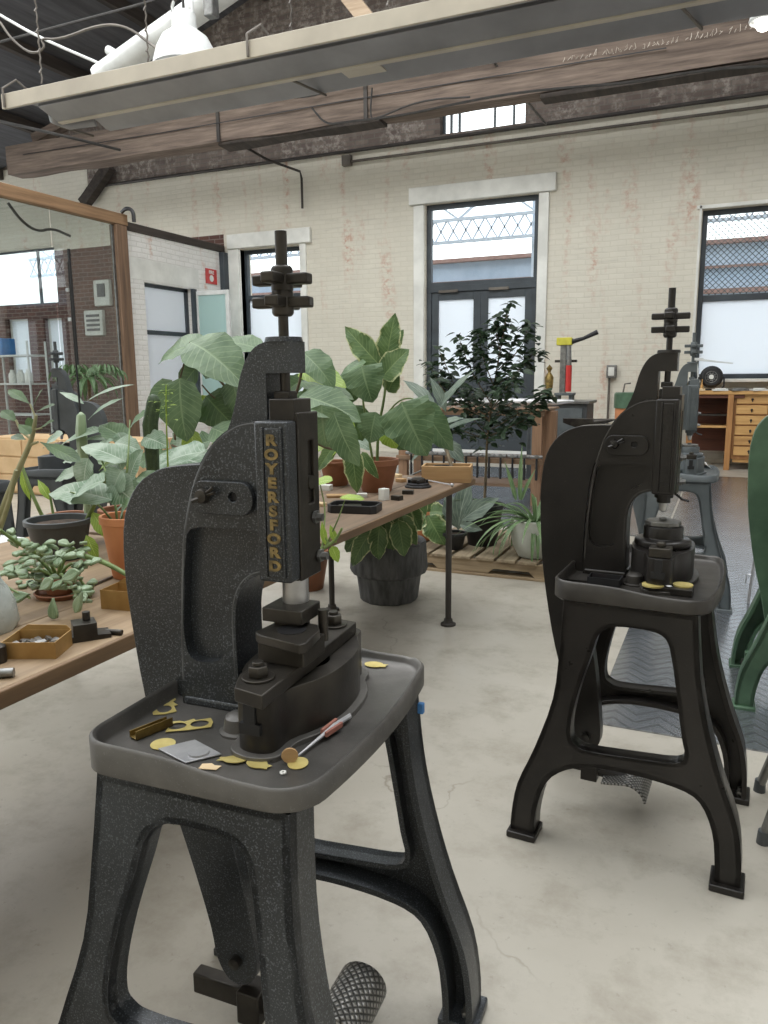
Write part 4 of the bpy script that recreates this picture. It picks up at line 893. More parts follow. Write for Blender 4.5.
a = on(293, 762, TZ)-on(350, 718, TZ); a.z = 0; b = B(); b.tube([(0, 0, .006), tuple(a*.3+V((0, 0, .010))), tuple(a*.95+V((0, 0, .004)))], [.003, .0028, .001], 6); b.tube([(0.004, -.006, .006), tuple(a*.3+V((.004, -.004, .010))), tuple(a*.95+V((0, 0, .004)))], [.003, .0028, .001], 6); b.build('prongs', 'steel', pl)
b = B(); b.bar(tuple(a*.22+V((-.005, .002, .010))), tuple(a*.5+V((-.004, .002, .010))), .005, .009); b.bar(tuple(a*.22+V((.010, -.007, .010))), tuple(a*.5+V((.007, -.004, .010))), .005, .009); b.build('handle_scale', mat('pink_wood', L(176, 120, 104), L(150, 96, 84), 30, .6), pl, bevel=.001)
o = B().box(on(421, 708, .70)*1 + V((0, 0, 0)), (.012, .012, .022)).build('tape_tab', 'blue', bevel=.002); o.name = 'blue_tape_tab'; tag(o, 'bit of blue tape stuck on the front leg of the large press', 'tape')
o.location = (0, 0, 0)
# second tray
o = thing('parts_tin', 'small open black tin with red bits on the second press tray', 'tin', on(605, 583, TZ), radians(-3))
b = B(); b.prism([rrect(-.045, -.028, .045, .028, .003, 2), rrect(-.042, -.025, .042, .025, .002, 2)[::-1]], 0, .02, 'xy'); b.box((0, 0, .001), (.086, .054, .002)); b.build('tin', 'black', o)
b = B(); b.bar((-.035, -.01, .004), (0, .006, .006), .006); b.build('red_bit', 'red', o); b = B(); b.bar((0, -.008, .004), (.02, .004, .008), .005); b.bar((-.01, .01, .004), (.03, -.004, .006), .003); b.build('steel_bit', 'steel', o)
o = flat('flat_file', [(-.06, -.004), (.03, -.006), (.03, .006), (-.06, .004)], TZ, .003, 'iron_brown', 'thin dark bar lying left of the black tin', 'bar', on(580, 581, TZ), 0)
o = thing('steel_slab', 'dark rectangular slab carrying two brass discs on the second tray', 'slab', on(668, 592, TZ), radians(-3))
B().box((0, 0, .009), (.125, .055, .018)).build('slab', 'tooldark', o, bevel=.001)
for (px, py, r, lb) in ((653, 585, .029, 'larger brass disc on the left of the dark slab'), (683, 585, .026, 'brass disc on the right of the dark slab')):
    c = on(px, py, TZ+.02); b = B(); b.lathe([(0, 0), (r, 0), (r, .004), (0, .004)], n=28); q = b.build('brass_disc', 'brass'); q.location = c; q.location.z = TZ+.0183; tag(q, lb, 'brass disc', 'brass discs on the slab')
b = B(); b.sphere((0, 0, .004), .006, (1.4, 1, .5)); q = b.build('crumpled_foil', 'steel'); q.location = on(669, 587, TZ+.02); q.location.z = TZ+.0183; tag(q, 'bit of bright foil between the two brass discs', 'foil')
o = tag(B().box((0, 0, .0), (.01, .01, .01)).build('rag', 'white'), 'pale rag hanging over the tray edge of the grey press', 'rag')
bpy.data.objects.remove(o)
b = B(); c = on(700, 462, .80)
rows = []
for i in range(7):
    for j in range(5): pass
b.leaf((c.x-.03, c.y, .806), (1, .1, .1), (0, 0, 1), .2, .10, 'strap', 1.9, .1, .03, 12, 4); o = b.build('rag', 'white', thick=.003); tag(o, 'pale rag hanging over the tray edge of the grey press', 'rag')

# ------------------------------------------------------------------ work tables
def table(name, label, x0, x1, y0, y1, z, th, mt, legs, edge):
    t = thing(name, label, 'table', ((x0+x1)/2, (y0+y1)/2, 0)); cx, cy = (x0+x1)/2, (y0+y1)/2; n = 4
    for k in range(n):
        a = x0+(x1-x0)*k/n; c = x0+(x1-x0)*(k+1)/n-.002
        B().box(((a+c)/2-cx, 0, z-th/2), (c-a, y1-y0, th)).build('top_board', mt if k < n-1 else mt, t, bevel=.004)
    B().box((x1-cx+.004, 0, z-th/2-.002), (.012, y1-y0, th+.004)).build('edge_strip', edge, t, bevel=.003)
    for (lx, ly) in legs:
        b = B(); b.cyl((lx-cx, ly-cy, .012), (lx-cx, ly-cy, z-th), .0165, n=14); b.lathe([(0, 0), (.042, 0), (.042, .010), (.026, .016), (.023, .035), (0, .035)], (lx-cx, ly-cy, 0), 18); b.build('leg', 'pipe_dk', t)
    b = B(); b.box((0, 0, z-th-.02), (x1-x0-.2, .05, .04)); b.build('batten', 'timber_dark', t)
    return t
table('work_table', 'long pale wooden work table at the left front, carrying succulents and brass-coloured boxes', -2.35, -1.225, -.6, 2.12, .77, .032, 'tabletop', [(-1.33, 1.95), (-2.28, .3), (-1.33, -.3), (-1.78, 2.0)], 'tabletop_edge')
table('work_table', 'darker wooden work table on iron pipe legs behind the large black press', -2.35, -1.29, 2.16, 4.13, .77, .028, 'tabletop2', [(-1.325, 3.806), (-2.04, 3.80), (-1.345, 2.30), (-1.95, 2.5)], 'tabletop_edge')

# ------------------------------------------------------------------ plants
def lpx(b, bp, tp, Y, w, prof='ovate', droop=.5, dY=0, up=(0, -.55, 1), fold=.12, wave=.02, n=10, m=3, curl=0):
    """leaf whose stalk end and tip lie at two places at the given depths"""
    p = aty(bp[0], bp[1], Y); q = aty(tp[0], tp[1], Y+dY); d = q-p; ln = d.length; side = d.cross(V(up)).normalized()
    d0 = Matrix.Rotation(droop/2, 3, side) @ d
    b.leaf(p, d0, up, ln*1.04, w, prof, droop, fold, wave, n, m, curl); return p
def pot(parent, r0, r1, h, mt, z0=0, rim=.012, rimh=.02, soilz=.85, name='pot', xy=(0, 0), saucer=None):
    b = B(); x, y = xy
    b.lathe([(0, z0), (r0*.96, z0), (r0, z0+.004), (r1, z0+h-rimh), (r1+rim, z0+h-rimh), (r1+rim, z0+h), (r1-.004, z0+h), (r1*.93, z0+h*.8), (0, z0+h*.8)], (x, y, 0), 32)
    o = b.build(name, mt, parent, bevel=.0015)
    b = B(); b.lathe([(0, z0+h*soilz-.004), (r1*.95, z0+h*soilz-.004), (r1*.93, z0+h*soilz), (r1*.4, z0+h*soilz+.006), (0, z0+h*soilz+.004)], (x, y, 0), 24); b.build('soil', 'soil', o)
    return o
def plant(name, label, loc, group=None): return thing(name, label, 'plant', tuple(loc), 0, group)
def child(b, name, mt, root, thick=0, bevel=0):
    """builder meshes made in world coordinates, hung under a root that stands elsewhere"""
    for v in b.bm.verts: v.co -= root.location
    return b.build(name, mt, root, thick=thick, bevel=bevel, recalc=name != 'leaf' and 'foliage' not in name, auto=70)
def leafpart(root, mt, *a, **k):
    b = B(); lpx(b, *a, **k); return child(b, 'leaf', mt, root)
def stempx(b, pts, r, n=7):
    P_ = [tuple(aty(x, y, Y)) for x, y, Y in pts]; q = chaikin(P_, 2, False); b.tube(q, [r[0]+(r[1]-r[0])*i/(len(q)-1) for i in range(len(q))], n)
random.seed(11)
# -- broad-leaved plant behind the large press
R = plant('broad_leaf_plant', 'big broad-leaved green plant rising behind the large black press', (-1.72, 2.62, .77))
pot(R, .085, .115, .17, 'terra_dk')
b = B()
stempx(b, [(262, 480, 2.62), (262, 430, 2.62), (250, 395, 2.6), (232, 375, 2.6), (200, 345, 2.55)], (.010, .004)); stempx(b, [(262, 440, 2.62), (235, 405, 2.6), (225, 385, 2.55), (208, 370, 2.5), (207, 360, 2.5)], (.007, .004))
stempx(b, [(236, 404, 2.6), (215, 400, 2.5), (202, 385, 2.45)], (.004, .003)); stempx(b, [(262, 460, 2.62), (285, 420, 2.6), (300, 385, 2.6), (303, 355, 2.6)], (.009, .004)); stempx(b, [(290, 415, 2.6), (310, 395, 2.55)], (.006, .003)); stempx(b, [(275, 440, 2.6), (310, 440, 2.5), (335, 452, 2.5), (352, 440, 2.5)], (.006, .004)); stempx(b, [(175, 440, 2.5), (174, 400, 2.5), (190, 342, 2.5)], (.005, .003)); stempx(b, [(262, 470, 2.62), (215, 468, 2.5), (172, 445, 2.5)], (.006, .005))
child(b, 'stem', 'stem_brown', R)
for mt, a, k in (
  ('l_big', ((190, 342), (246, 386), 2.5, .21), dict(droop=.9, up=(-.2, -.6, 1), dY=-.05)), ('l_big', ((204, 345), (158, 362), 2.5, .17), dict(droop=.8, up=(.1, -.7, 1))),
  ('l_big', ((262, 350), (220, 342), 2.62, .13), dict(droop=.5)), ('l_big', ((180, 378), (186, 440), 2.42, .20), dict(droop=.5, up=(.1, -1, .5))), ('l_big', ((172, 380), (150, 425), 2.5, .12), dict(droop=.6, up=(0, -1, .4))),
  ('l_big_d', ((206, 396), (232, 424), 2.5, .17), dict(droop=.5, up=(-.3, -.7, .7))), ('l_big_d', ((198, 366), (180, 392), 2.55, .12), dict(up=(0, -.9, .4))), ('l_lime', ((192, 430), (196, 462), 2.5, .10), dict(up=(0, -1, .3))),
  ('l_big', ((233, 378), (246, 420), 2.5, .19), dict(droop=.6, up=(-.4, -.8, .4))), ('l_big_d', ((216, 348), (205, 378), 2.65, .14), dict(up=(0, -1, .2))), ('l_big', ((212, 428), (252, 450), 2.4, .14), dict(up=(0, -.6, .9))),
  ('l_silver', ((205, 452), (150, 470), 2.2, .16), dict(droop=.5, up=(0, -.5, 1))), ('l_silver', ((160, 455), (232, 475), 2.3, .15), dict(droop=.4, up=(0, -.5, 1))),
  ('l_big', ((302, 352), (334, 388), 2.6, .13), dict(droop=.8)), ('l_lime', ((300, 372), (345, 386), 2.65, .13), dict(droop=.6)), ('l_big', ((300, 396), (360, 420), 2.5, .15), dict(droop=.7, up=(-.1, -.8, 1))),
  ('l_big', ((322, 405), (326, 446), 2.45, .19), dict(droop=.5, up=(0, -1, .3))), ('l_big', ((334, 412), (358, 465), 2.4, .13), dict(droop=.5, up=(-.3, -.8, .4))), ('l_big_d', ((300, 382), (352, 398), 2.7, .11), dict(droop=.5)),
  ('l_big_d', ((310, 445), (300, 475), 2.5, .10), dict(up=(0, -1, .3))), ('l_big', ((264, 345), (296, 360), 2.75, .12), dict(droop=.5)), ('l_lime', ((318, 396), (334, 372), 2.75, .09), dict(droop=.4))):
    leafpart(R, mt, *a, **k)
random.seed(77)
for k in range(26):
    x, y = random.uniform(160, 262), random.uniform(385, 478); mt = random.choice(('l_big', 'l_big', 'l_big_d', 'l_lime', 'l_silver')); a = random.uniform(0, 6.28)
    if y < 410 and x < 190: continue
    leafpart(R, mt, (x, y), (x+26*cos(a), y+8+22*abs(sin(a))), 2.75+random.uniform(-.15, .3), random.uniform(.09, .15), droop=.7, up=(random.gauss(0, .3), -.8, .5), wave=.04)
for k in range(12):
    x, y = random.uniform(298, 345), random.uniform(375, 455); a = random.uniform(0, 6.28)
    leafpart(R, random.choice(('l_big', 'l_big_d', 'l_lime')), (x, y), (x+24*cos(a), y+8+18*abs(sin(a))), 2.85+random.uniform(-.1, .3), random.uniform(.09, .14), droop=.7, up=(random.gauss(0, .3), -.8, .5), wave=.04)
# -- plant with cream-edged leaves in a brown pot
R = plant('potted_plant', 'upright plant with cream-edged leaves in a brown clay pot, centre of the far table', (-1.607, 3.50, .77))
pot(R, .075, .105, .165, 'terra_dk', rim=.008, rimh=.03)
b = B(); stempx(b, [(377, 470, 3.5), (378, 430, 3.5), (386, 390, 3.5), (386, 360, 3.5), (390, 345, 3.5)], (.009, .004)); stempx(b, [(374, 468, 3.5), (366, 420, 3.48), (362, 395, 3.46), (364, 370, 3.45)], (.007, .004)); stempx(b, [(380, 430, 3.5), (395, 410, 3.45), (402, 402, 3.4)], (.006, .004)); stempx(b, [(382, 420, 3.5), (402, 396, 3.5), (424, 402, 3.5)], (.005, .003))
child(b, 'stem', 'stem', R)
for mt, a, k in (
  ('l_var', ((382, 368), (346, 328), 3.5, .13), dict(droop=.3, up=(.2, -1, .2), wave=.05)), ('l_var', ((386, 362), (395, 315), 3.5, .13), dict(droop=.2, up=(0, -1, .1), wave=.05)), ('l_var', ((382, 378), (408, 350), 3.48, .15), dict(droop=.4, up=(0, -1, .4))),
  ('l_big', ((362, 366), (372, 402), 3.38, .22), dict(prof='heart', droop=.7, up=(0, -1, .6))), ('l_big', ((366, 362), (334, 386), 3.45, .13), dict(droop=.7)), ('l_big_d', ((356, 370), (352, 402), 3.5, .12), dict(up=(.5, -1, .2))),
  ('l_big', ((376, 412), (370, 442), 3.35, .17), dict(droop=.4, up=(0, -1, .3))), ('l_big', ((402, 402), (426, 455), 3.25, .27), dict(prof='heart', droop=.6, up=(-.1, -1, .5), wave=.03)), ('l_big', ((420, 402), (452, 450), 3.42, .15), dict(droop=.7, up=(-.4, -.8, .6))),
  ('l_var', ((388, 392), (398, 372), 3.52, .11), dict(up=(0, -1, .3))), ('l_lime', ((386, 425), (396, 448), 3.45, .12), dict(up=(0, -1, .2))), ('l_big_d', ((352, 405), (362, 440), 3.55, .16), dict(up=(.2, -1, .2))), ('l_big_d', ((395, 430), (414, 448), 3.5, .13), dict(up=(0, -1, .2))), ('l_var', ((392, 352), (403, 330), 3.55, .07), dict(up=(0, -1, .2)))):
    leafpart(R, mt, *a, **k)
# small pale leaf sprig and neighbour pot
R = plant('potted_plant', 'small clay pot with a drooping pale-edged leaf, left of the brown clay pot', (-1.90, 3.62, .77))
pot(R, .06, .085, .13, 'terra_dk')
for mt, a, k in (('l_var', ((352, 448), (357, 492), 3.25, .10), dict(up=(.4, -1, .2))), ('l_var', ((338, 442), (318, 470), 3.5, .09), dict(up=(0, -1, .4))), ('l_lime', ((345, 440), (330, 458), 3.5, .09), {}), ('l_silver', ((350, 438), (372, 450), 3.6, .09), {}), ('l_var', ((362, 452), (378, 478), 3.35, .06), dict(up=(0, -1, .2)))): leafpart(R, mt, *a, **k)
b = B(); stempx(b, [(342, 470, 3.6), (346, 445, 3.5), (352, 440, 3.35)], (.005, .003)); child(b, 'stem', 'stem', R)
# -- dracaena in crate
cr = thing('wooden_crate', 'small pale wooden crate at the far end of the far table', 'crate', (-1.40, 3.99, .77), radians(14))
b = B()
for sx, sy, dx, dy in ((0, -.075, .27, .012), (0, .075, .27, .012), (-.13, 0, .012, .14), (.13, 0, .012, .14)): b.box((sx, sy, .045), (dx, dy, .09))
b.box((0, 0, .006), (.25, .14, .010)); b.build('crate', 'crate', cr, bevel=.002)
R = plant('dracaena', 'plant with long dull grey-green leaves growing out of the small wooden crate', (-1.43, 4.0, .782))
b = B(); stempx(b, [(454, 477, 4.0), (450, 460, 4.03), (440, 430, 4.2), (437, 408, 4.3)], (.012, .008)); child(b, 'stem', 'stem_brown', R)
pot(R, .04, .052, .07, 'blackplastic', rim=.003, rimh=.01)
for a, k in ((((436, 408), (404, 380), 4.25, .085), dict(droop=.5)), (((440, 408), (474, 370), 4.3, .08), dict(droop=.4)), (((440, 425), (463, 418), 4.2, .07), {}), (((442, 432), (480, 418), 4.35, .06), dict(droop=.5)), (((438, 420), (418, 440), 4.15, .10), dict(up=(0, -1, .5))), (((443, 440), (464, 462), 4.3, .10), dict(up=(0, -.8, .8))), (((438, 410), (452, 388), 4.5, .06), {}), (((436, 415), (412, 410), 4.4, .08), {}), (((440, 440), (410, 462), 4.2, .08), dict(droop=.7)), (((446, 412), (431, 378), 4.4, .07), {})):
    leafpart(R, 'l_grey', *a, prof='lance', **k)
# -- ficus tree in black pot on the pallet
R = plant('ficus_tree', 'slender small-leaved indoor tree in a black pot on the pallet, before the door', (-1.58, 5.28, .13))
pot(R, .105, .15, .30, 'blackplastic', rim=.012, rimh=.02)
tx = lambda x, y: aty(x, y, 5.28)
b = B(); stempx(b, [(484, 515, 5.28), (486, 470, 5.28), (487, 440, 5.28), (492, 400, 5.28), (500, 350, 5.28), (508, 310, 5.28)], (.012, .003))
tips = []
for (sx, sy), (mx, my), (ex, ey), dy in (((488, 436), (465, 410), (437, 345), .1), ((490, 420), (450, 385), (432, 375), .15), ((492, 405), (470, 370), (458, 335), -.1), ((496, 385), (520, 370), (540, 350), .1), ((490, 430), (525, 410), (548, 392), -.1), ((495, 390), (480, 350), (480, 330), -.2), ((498, 370), (525, 345), (528, 322), .2), ((488, 440), (460, 430), (440, 420), -.2), ((489, 436), (515, 425), (535, 415), -.25), ((492, 410), (505, 390), (515, 375), -.35), ((490, 425), (475, 400), (470, 390), .35), ((500, 350), (495, 330), (500, 318), .1), ((490, 428), (500, 415), (512, 400), .3), ((490, 420), (448, 400), (428, 362), 0)):
    stempx(b, [(sx, sy, 5.28), (mx, my, 5.28+dy*.6), (ex, ey, 5.28+dy)], (.005, .0015), 5); tips.append(((sx, sy, 0), (mx, my, dy*.6), (ex, ey, dy)))
tips.append(((495, 390, 0), (503, 345, 0), (509, 303, 0)))
child(b, 'trunk', 'stem_brown', R)
b = B(); random.seed(5)
for (s0, m0, e0) in tips:
    for k in range(85):
        t = random.random()**.7; q = [s0[i]*(1-t)**2+2*m0[i]*t*(1-t)+e0[i]*t*t for i in range(3)]
        sp = 11*(1-t*.55)
        p = aty(q[0]+random.gauss(0, sp*.7), q[1]+random.gauss(0, sp*.6), 5.28+q[2]+random.gauss(0, .05))
        a = random.random()*2*pi; b.leaf(p, (cos(a), sin(a)*.7, -.35+random.random()*.5), (random.gauss(0, .3), random.gauss(-.2, .3), 1), 0.058+random.random()*.026, .042, 'ovate', .4, .2, 0, 4, 1)
child(b, 'foliage', 'l_dark', R)
# -- spider / aloe in white pot
R = plant('strap_leaf_plant', 'spiky strap-leaved plant in a round pale pot on the pallet', (-1.14, 5.05, .13))
b = B(); b.lathe([(0, 0), (.10, 0), (.115, .006), (.150, .08), (.165, .16), (.168, .255), (.160, .262), (.150, .255), (.148, .22), (0, .22)], n=40); o = b.build('pot', 'ceramic', R); b = B(); b.lathe([(0, .219), (.149, .219), (.149, .226), (0, .228)], n=24); b.build('soil', 'soil', o)
b = B(); random.seed(9)
for k in range(64):
    a = random.random()*2*pi; el = random.uniform(.05, 1.3); ln = random.uniform(.3, .62)
    b.leaf((-1.14+.03*cos(a), 5.05+.03*sin(a), .36), (cos(a)*cos(el), sin(a)*cos(el), sin(el)), (0, 0, 1), ln, .026, 'strap', random.uniform(.8, 2.3), .5, 0, 10, 1)
for x, y, ex, ey in ((520, 500, 522, 446), (522, 500, 535, 470), (516, 500, 505, 462)): lpx(b, (x, y), (ex, ey), 5.0, .03, 'strap', .2, n=8, m=1, fold=.5, wave=0)
for v in b.bm.verts: v.co.z = max(v.co.z, .145)
child(b, 'foliage', 'l_spider', R)
# -- basket planter under the table
R = plant('basket_planter', 'drooping plant in a stepped grey woven basket on the floor under the far table', (-1.83, 4.15, 0))
b = B(); b.lathe([(0, 0), (.165, 0), (.175, .01), (.195, .16), (.225, .175), (.235, .20), (.230, .36), (.222, .37), (.21, .36), (.205, .33), (0, .33)], n=56)
for v in b.bm.verts:
    a = math.atan2(v.co.y, v.co.x); r = sqrt(v.co.x**2+v.co.y**2)
    if r > .1: k = 1+.012*(1 if int(a*56/(2*pi)+100) % 2 else -1); v.co.x *= k; v.co.y *= k
o = b.build('basket', 'basket', R); b = B(); b.lathe([(0, .329), (.205, .329), (.2, .335), (0, .34)], n=24); b.build('soil', 'soil', o)
b = B(); random.seed(21)
for a, k in ((((372, 530), (352, 566), 3.85, .11), {}), (((365, 525), (346, 552), 3.9, .12), {}), (((380, 525), (378, 560), 3.85, .12), {}), (((398, 520), (404, 556), 3.85, .13), {}), (((402, 515), (416, 545), 3.9, .12), {}), (((385, 520), (392, 552), 3.95, .12), {}), (((375, 515), (360, 540), 4.1, .12), {}), (((400, 500), (408, 535), 4.0, .14), {}), (((390, 500), (385, 535), 4.1, .14), {}), (((410, 505), (420, 530), 4.1, .11), {})):
    lpx(b, *a, up=(random.gauss(0, .3), -1, .5), droop=.8, wave=.05, **k)
child(b, 'foliage', 'l_var', R)
b = B()
for a in range(7): stempx(b, [(388, 548, 4.15), (386+random.gauss(0, 6), 530, 4.1), (385+(a-3)*8, 516, 4.0)], (.008, .004))
child(b, 'stem', 'stem', R)
# orange pot plant
R = plant('potted_plant', 'orange clay pot with ragged cream-edged leaves on the left end of the pallet', (-2.02, 5.32, .13))
pot(R, .09, .13, .18, 'terra')
for a in (((426, 515), (405, 500), 5.1, .16), ((428, 515), (444, 545), 5.0, .18), ((425, 515), (412, 530), 5.0, .15), ((430, 512), (446, 512), 5.1, .14), ((428, 512), (430, 492), 5.3, .15), ((424, 516), (404, 522), 5.1, .12), ((432, 515), (446, 530), 5.15, .14)): leafpart(R, 'l_var', *a, droop=.7, up=(0, -1, .6), wave=.05)
R = plant('broad_leaf_plant', 'single wide dark leaf plant in a black nursery pot behind the table leg', (-1.72, 5.06, .13))
pot(R, .06, .08, .12, 'blackplastic')
for a in (((458, 530), (470, 478), 5.0, .15), ((458, 528), (447, 492), 5.1, .14), ((462, 520), (498, 498), 4.9, .13), ((460, 525), (482, 530), 4.8, .07)): leafpart(R, 'l_grey', *a, prof='lance', droop=.7, up=(0, -1, .4))
# terracotta pot under the table, further left
R = thing('clay_pot', 'empty brown clay pot on the floor under the far table beside the pipe leg', 'pot', tuple(atz(308, 588, 0))); pot(R, .10, .14, .26, 'terra_dk')
# trailing shoot with round leaves
R = plant('trailing_shoot', 'trailing green shoot with round bright leaves on long stalks beside the large press', (-1.27, 2.02, .77))
b = B(); stempx(b, [(300, 566, 2.0), (312, 552, 1.95), (325, 548, 1.9), (336, 540, 1.9), (342, 528, 1.9)], (.008, .003)); stempx(b, [(325, 548, 1.9), (338, 520, 1.9), (345, 500, 1.88)], (.003, .0015)); stempx(b, [(322, 549, 1.9), (326, 510, 1.95), (320, 484, 1.95)], (.003, .0015)); stempx(b, [(330, 545, 1.9), (322, 532, 1.9), (318, 528, 1.9)], (.004, .002))
child(b, 'stem', 'stem', R)
leafpart(R, 'l_lime', (340, 498), (364, 499), 1.88, .04, prof='round', droop=.3, dY=.03, up=(0, -.3, 1)); leafpart(R, 'l_lime', (314, 484), (332, 480), 1.95, .045, prof='round'); leafpart(R, 'l_lime', (326, 546), (322, 522), 1.9, .02, prof='lance'); leafpart(R, 'l_lime', (336, 543), (330, 525), 1.9, .02, prof='lance'); leafpart(R, 'l_lime', (332, 546), (338, 562), 1.9, .03)
# -- left cluster
R = plant('potted_plant', 'silvery marbled-leaf plant in a tall orange clay pot on the near table', (-1.585, 1.70, .77))
pot(R, .052, .074, .185, 'terra', rim=.005, rimh=.022)
b = B(); stempx(b, [(118, 530, 1.7), (115, 500, 1.7), (105, 470, 1.75), (100, 455, 1.8)], (.004, .003)); stempx(b, [(120, 530, 1.7), (126, 480, 1.7), (128, 460, 1.7), (130, 420, 1.8)], (.004, .002)); stempx(b, [(116, 525, 1.7), (95, 500, 1.65), (70, 492, 1.6)], (.004, .002)); child(b, 'stem', 'stem', R)
for mt, a, k in (('l_silver', ((112, 500), (50, 492), 1.62, .11), dict(droop=.5)), ('l_silver', ((105, 480), (70, 500), 1.6, .10), {}), ('l_silver', ((88, 458), (84, 492), 1.7, .09), dict(up=(0, -1, .4))), ('l_silver', ((126, 462), (82, 446), 1.8, .08), dict(droop=.5)), ('l_lime', ((100, 470), (118, 458), 1.8, .06), {}), ('l_silver', ((112, 482), (132, 500), 1.65, .10), dict(up=(0, -1, .5))), ('l_silver', ((122, 470), (112, 495), 1.65, .09), dict(up=(0, -1, .3))), ('l_big_d', ((118, 465), (98, 456), 1.9, .07), {}), ('l_silver', ((130, 478), (142, 450), 1.8, .08), dict(up=(-.3, -1, .3))), ('l_big', ((126, 440), (100, 425), 2.0, .09), {}), ('l_big', ((128, 432), (150, 410), 2.1, .09), {}), ('l_silver', ((105, 430), (60, 445), 2.0, .07), dict(prof='lance')), ('l_big', ((130, 500), (120, 520), 1.6, .06), {}), ('l_silver', ((92, 455), (112, 440), 1.95, .08), {})):
    leafpart(R, mt, *a, **k)
random.seed(31)
for k in range(16):
    x, y = random.uniform(62, 145), random.uniform(425, 505); a = random.uniform(0, 6.28)
    leafpart(R, random.choice(('l_silver', 'l_big', 'l_silver', 'l_big_d')), (x, y), (x+26*cos(a), y+4+16*abs(sin(a))), 1.85+random.uniform(-.1, .25), random.uniform(.05, .085), droop=.6, up=(random.gauss(0, .3), -.6, .8), wave=.03)
R = plant('potted_plant', 'dark grey plastic plant pot with lanky green stalks, behind the succulents', (-1.97, 1.80, .77))
pot(R, .075, .098, .13, 'greyplastic', rim=.008, rimh=.016)
b = B(); stempx(b, [(74, 545, 1.9), (92, 510, 1.85), (107, 478, 1.8)], (.010, .006)); stempx(b, [(58, 545, 1.95), (36, 505, 1.9), (22, 466, 1.9)], (.008, .005)); stempx(b, [(66, 545, 1.9), (54, 520, 1.9), (50, 495, 1.9)], (.006, .004)); child(b, 'stalk', 'stem', R)
for a in (((22, 470), (30, 500), 1.9, .03), ((92, 512), (110, 540), 1.85, .05), ((50, 500), (38, 480), 1.9, .03), ((86, 535), (98, 560), 1.8, .04)): leafpart(R, 'l_lime', *a, prof='lance')
R = plant('cactus', 'upright dark green cactus column with a slim cane beside it, behind the large press lever', (-1.95, 2.08, .77))
pot(R, .06, .08, .12, 'terra_dk')
def ribbed(pts, rs, nr=7):
    b = B(); n = nr*4; rings = []
    for p, r in zip(pts, rs): rings.append([b.bm.verts.new((p[0]+cos(2*pi*k/n)*r*(1+.13*cos(nr*2*pi*k/n)), p[1]+sin(2*pi*k/n)*r*(1+.13*cos(nr*2*pi*k/n)), p[2])) for k in range(n)])
    for i in range(len(rings)-1):
        for k in range(n): b.bm.faces.new((rings[i][k], rings[i][(k+1) % n], rings[i+1][(k+1) % n], rings[i+1][k]))
    b.bm.faces.new(rings[-1]); return b
c0 = aty(152, 455, 2.08); c1 = aty(153, 394, 2.08)
child(ribbed([(c0.x, c0.y, .85), (c0.x, c0.y, c0.z), (c0.x, c0.y, (c0.z+c1.z)/2), (c1.x, c0.y, c1.z-.03), (c1.x, c0.y, c1.z-.008), (c1.x, c0.y, c1.z)], [.014, .022, .024, .022, .015, .004]), 'column', 'cactus', R)
b = B(); stempx(b, [(168, 470, 2.0), (166, 410, 2.0), (166, 385, 2.0)], (.003, .002)); 
for k in range(26):
    q = aty(166+random.gauss(0, 5), 405+random.gauss(0, 14), 2.0+random.gauss(0, .02)); a = random.random()*6.28; b.leaf(q, (cos(a), sin(a), .3), (0, 0, 1), .03, .014, 'ovate', .5, .1, 0, 4, 1)
child(b, 'foliage', 'l_lime', R)
R = plant('cactus', 'slim pale-speckled cactus pad on a thin tall cane, left of the silvery plant', (-2.14, 2.00, .77))
pot(R, .05, .065, .10, 'terra_dk')
c0 = aty(83, 452, 2.0); c1 = aty(81, 412, 2.0)
child(ribbed([(c0.x, 2.0, .85), (c0.x, 2.0, c0.z), (c0.x, 2.0, (c0.z+c1.z)/2), (c1.x, 2.0, c1.z-.012), (c1.x, 2.0, c1.z)], [.010, .017, .018, .014, .003], 5), 'column', 'l_jade', R)
b = B(); stempx(b, [(84, 460, 2.02), (80, 410, 2.02), (74, 340, 2.02), (68, 262, 2.02)], (.004, .003)); child(b, 'cane', 'black', R)
for a in (((82, 440), (134, 460-20), 2.0, .035), ((88, 420), (122, 398), 2.0, .05), ((86, 402), (132, 384), 2.05, .03), ((84, 404), (60, 392), 2.05, .03)): leafpart(R, 'l_silver', *a, prof='lance', droop=.4)
# long woody branch with oblong leaves at the far left
R = plant('branching_succulent', 'pale woody branch with oblong green leaves at the left edge', (-1.98, 1.42, .77))
pot(R, .06, .08, .11, 'greyplastic')
b = B(); stempx(b, [(-10, 560, 1.42), (0, 515, 1.42), (18, 470, 1.42), (32, 440, 1.42), (36, 415, 1.42)], (.012, .004)); stempx(b, [(-6, 545, 1.42), (10, 500, 1.4), (16, 470, 1.4)], (.008, .005)); stempx(b, [(32, 440, 1.42), (20, 430, 1.42), (16, 420, 1.42)], (.004, .003)); stempx(b, [(30, 445, 1.42), (38, 442, 1.42)], (.004, .003)); stempx(b, [(34, 430, 1.42), (42, 428, 1.42)], (.003, .002)); stempx(b, [(36, 418, 1.42), (30, 404, 1.42)], (.003, .002)); b.tube([tuple(aty(-10, 560, 1.42)), (-1.98, 1.42, .86)], .012, 8)
child(b, 'branch', 'stem_pale', R)
for a in (((30, 404), (9, 390), 1.42, .030), ((33, 408), (42, 390), 1.42, .034), ((17, 422), (2, 411), 1.42, .034), ((38, 430), (53, 421), 1.42, .030), ((40, 442), (79, 461), 1.40, .044), ((34, 432), (28, 418), 1.45, .024), ((18, 424), (30, 434), 1.38, .03), ((36, 412), (54, 405), 1.45, .026), ((26, 440), (12, 436), 1.42, .028)): leafpart(R, 'l_big_d', *a, prof='obov', droop=.2)
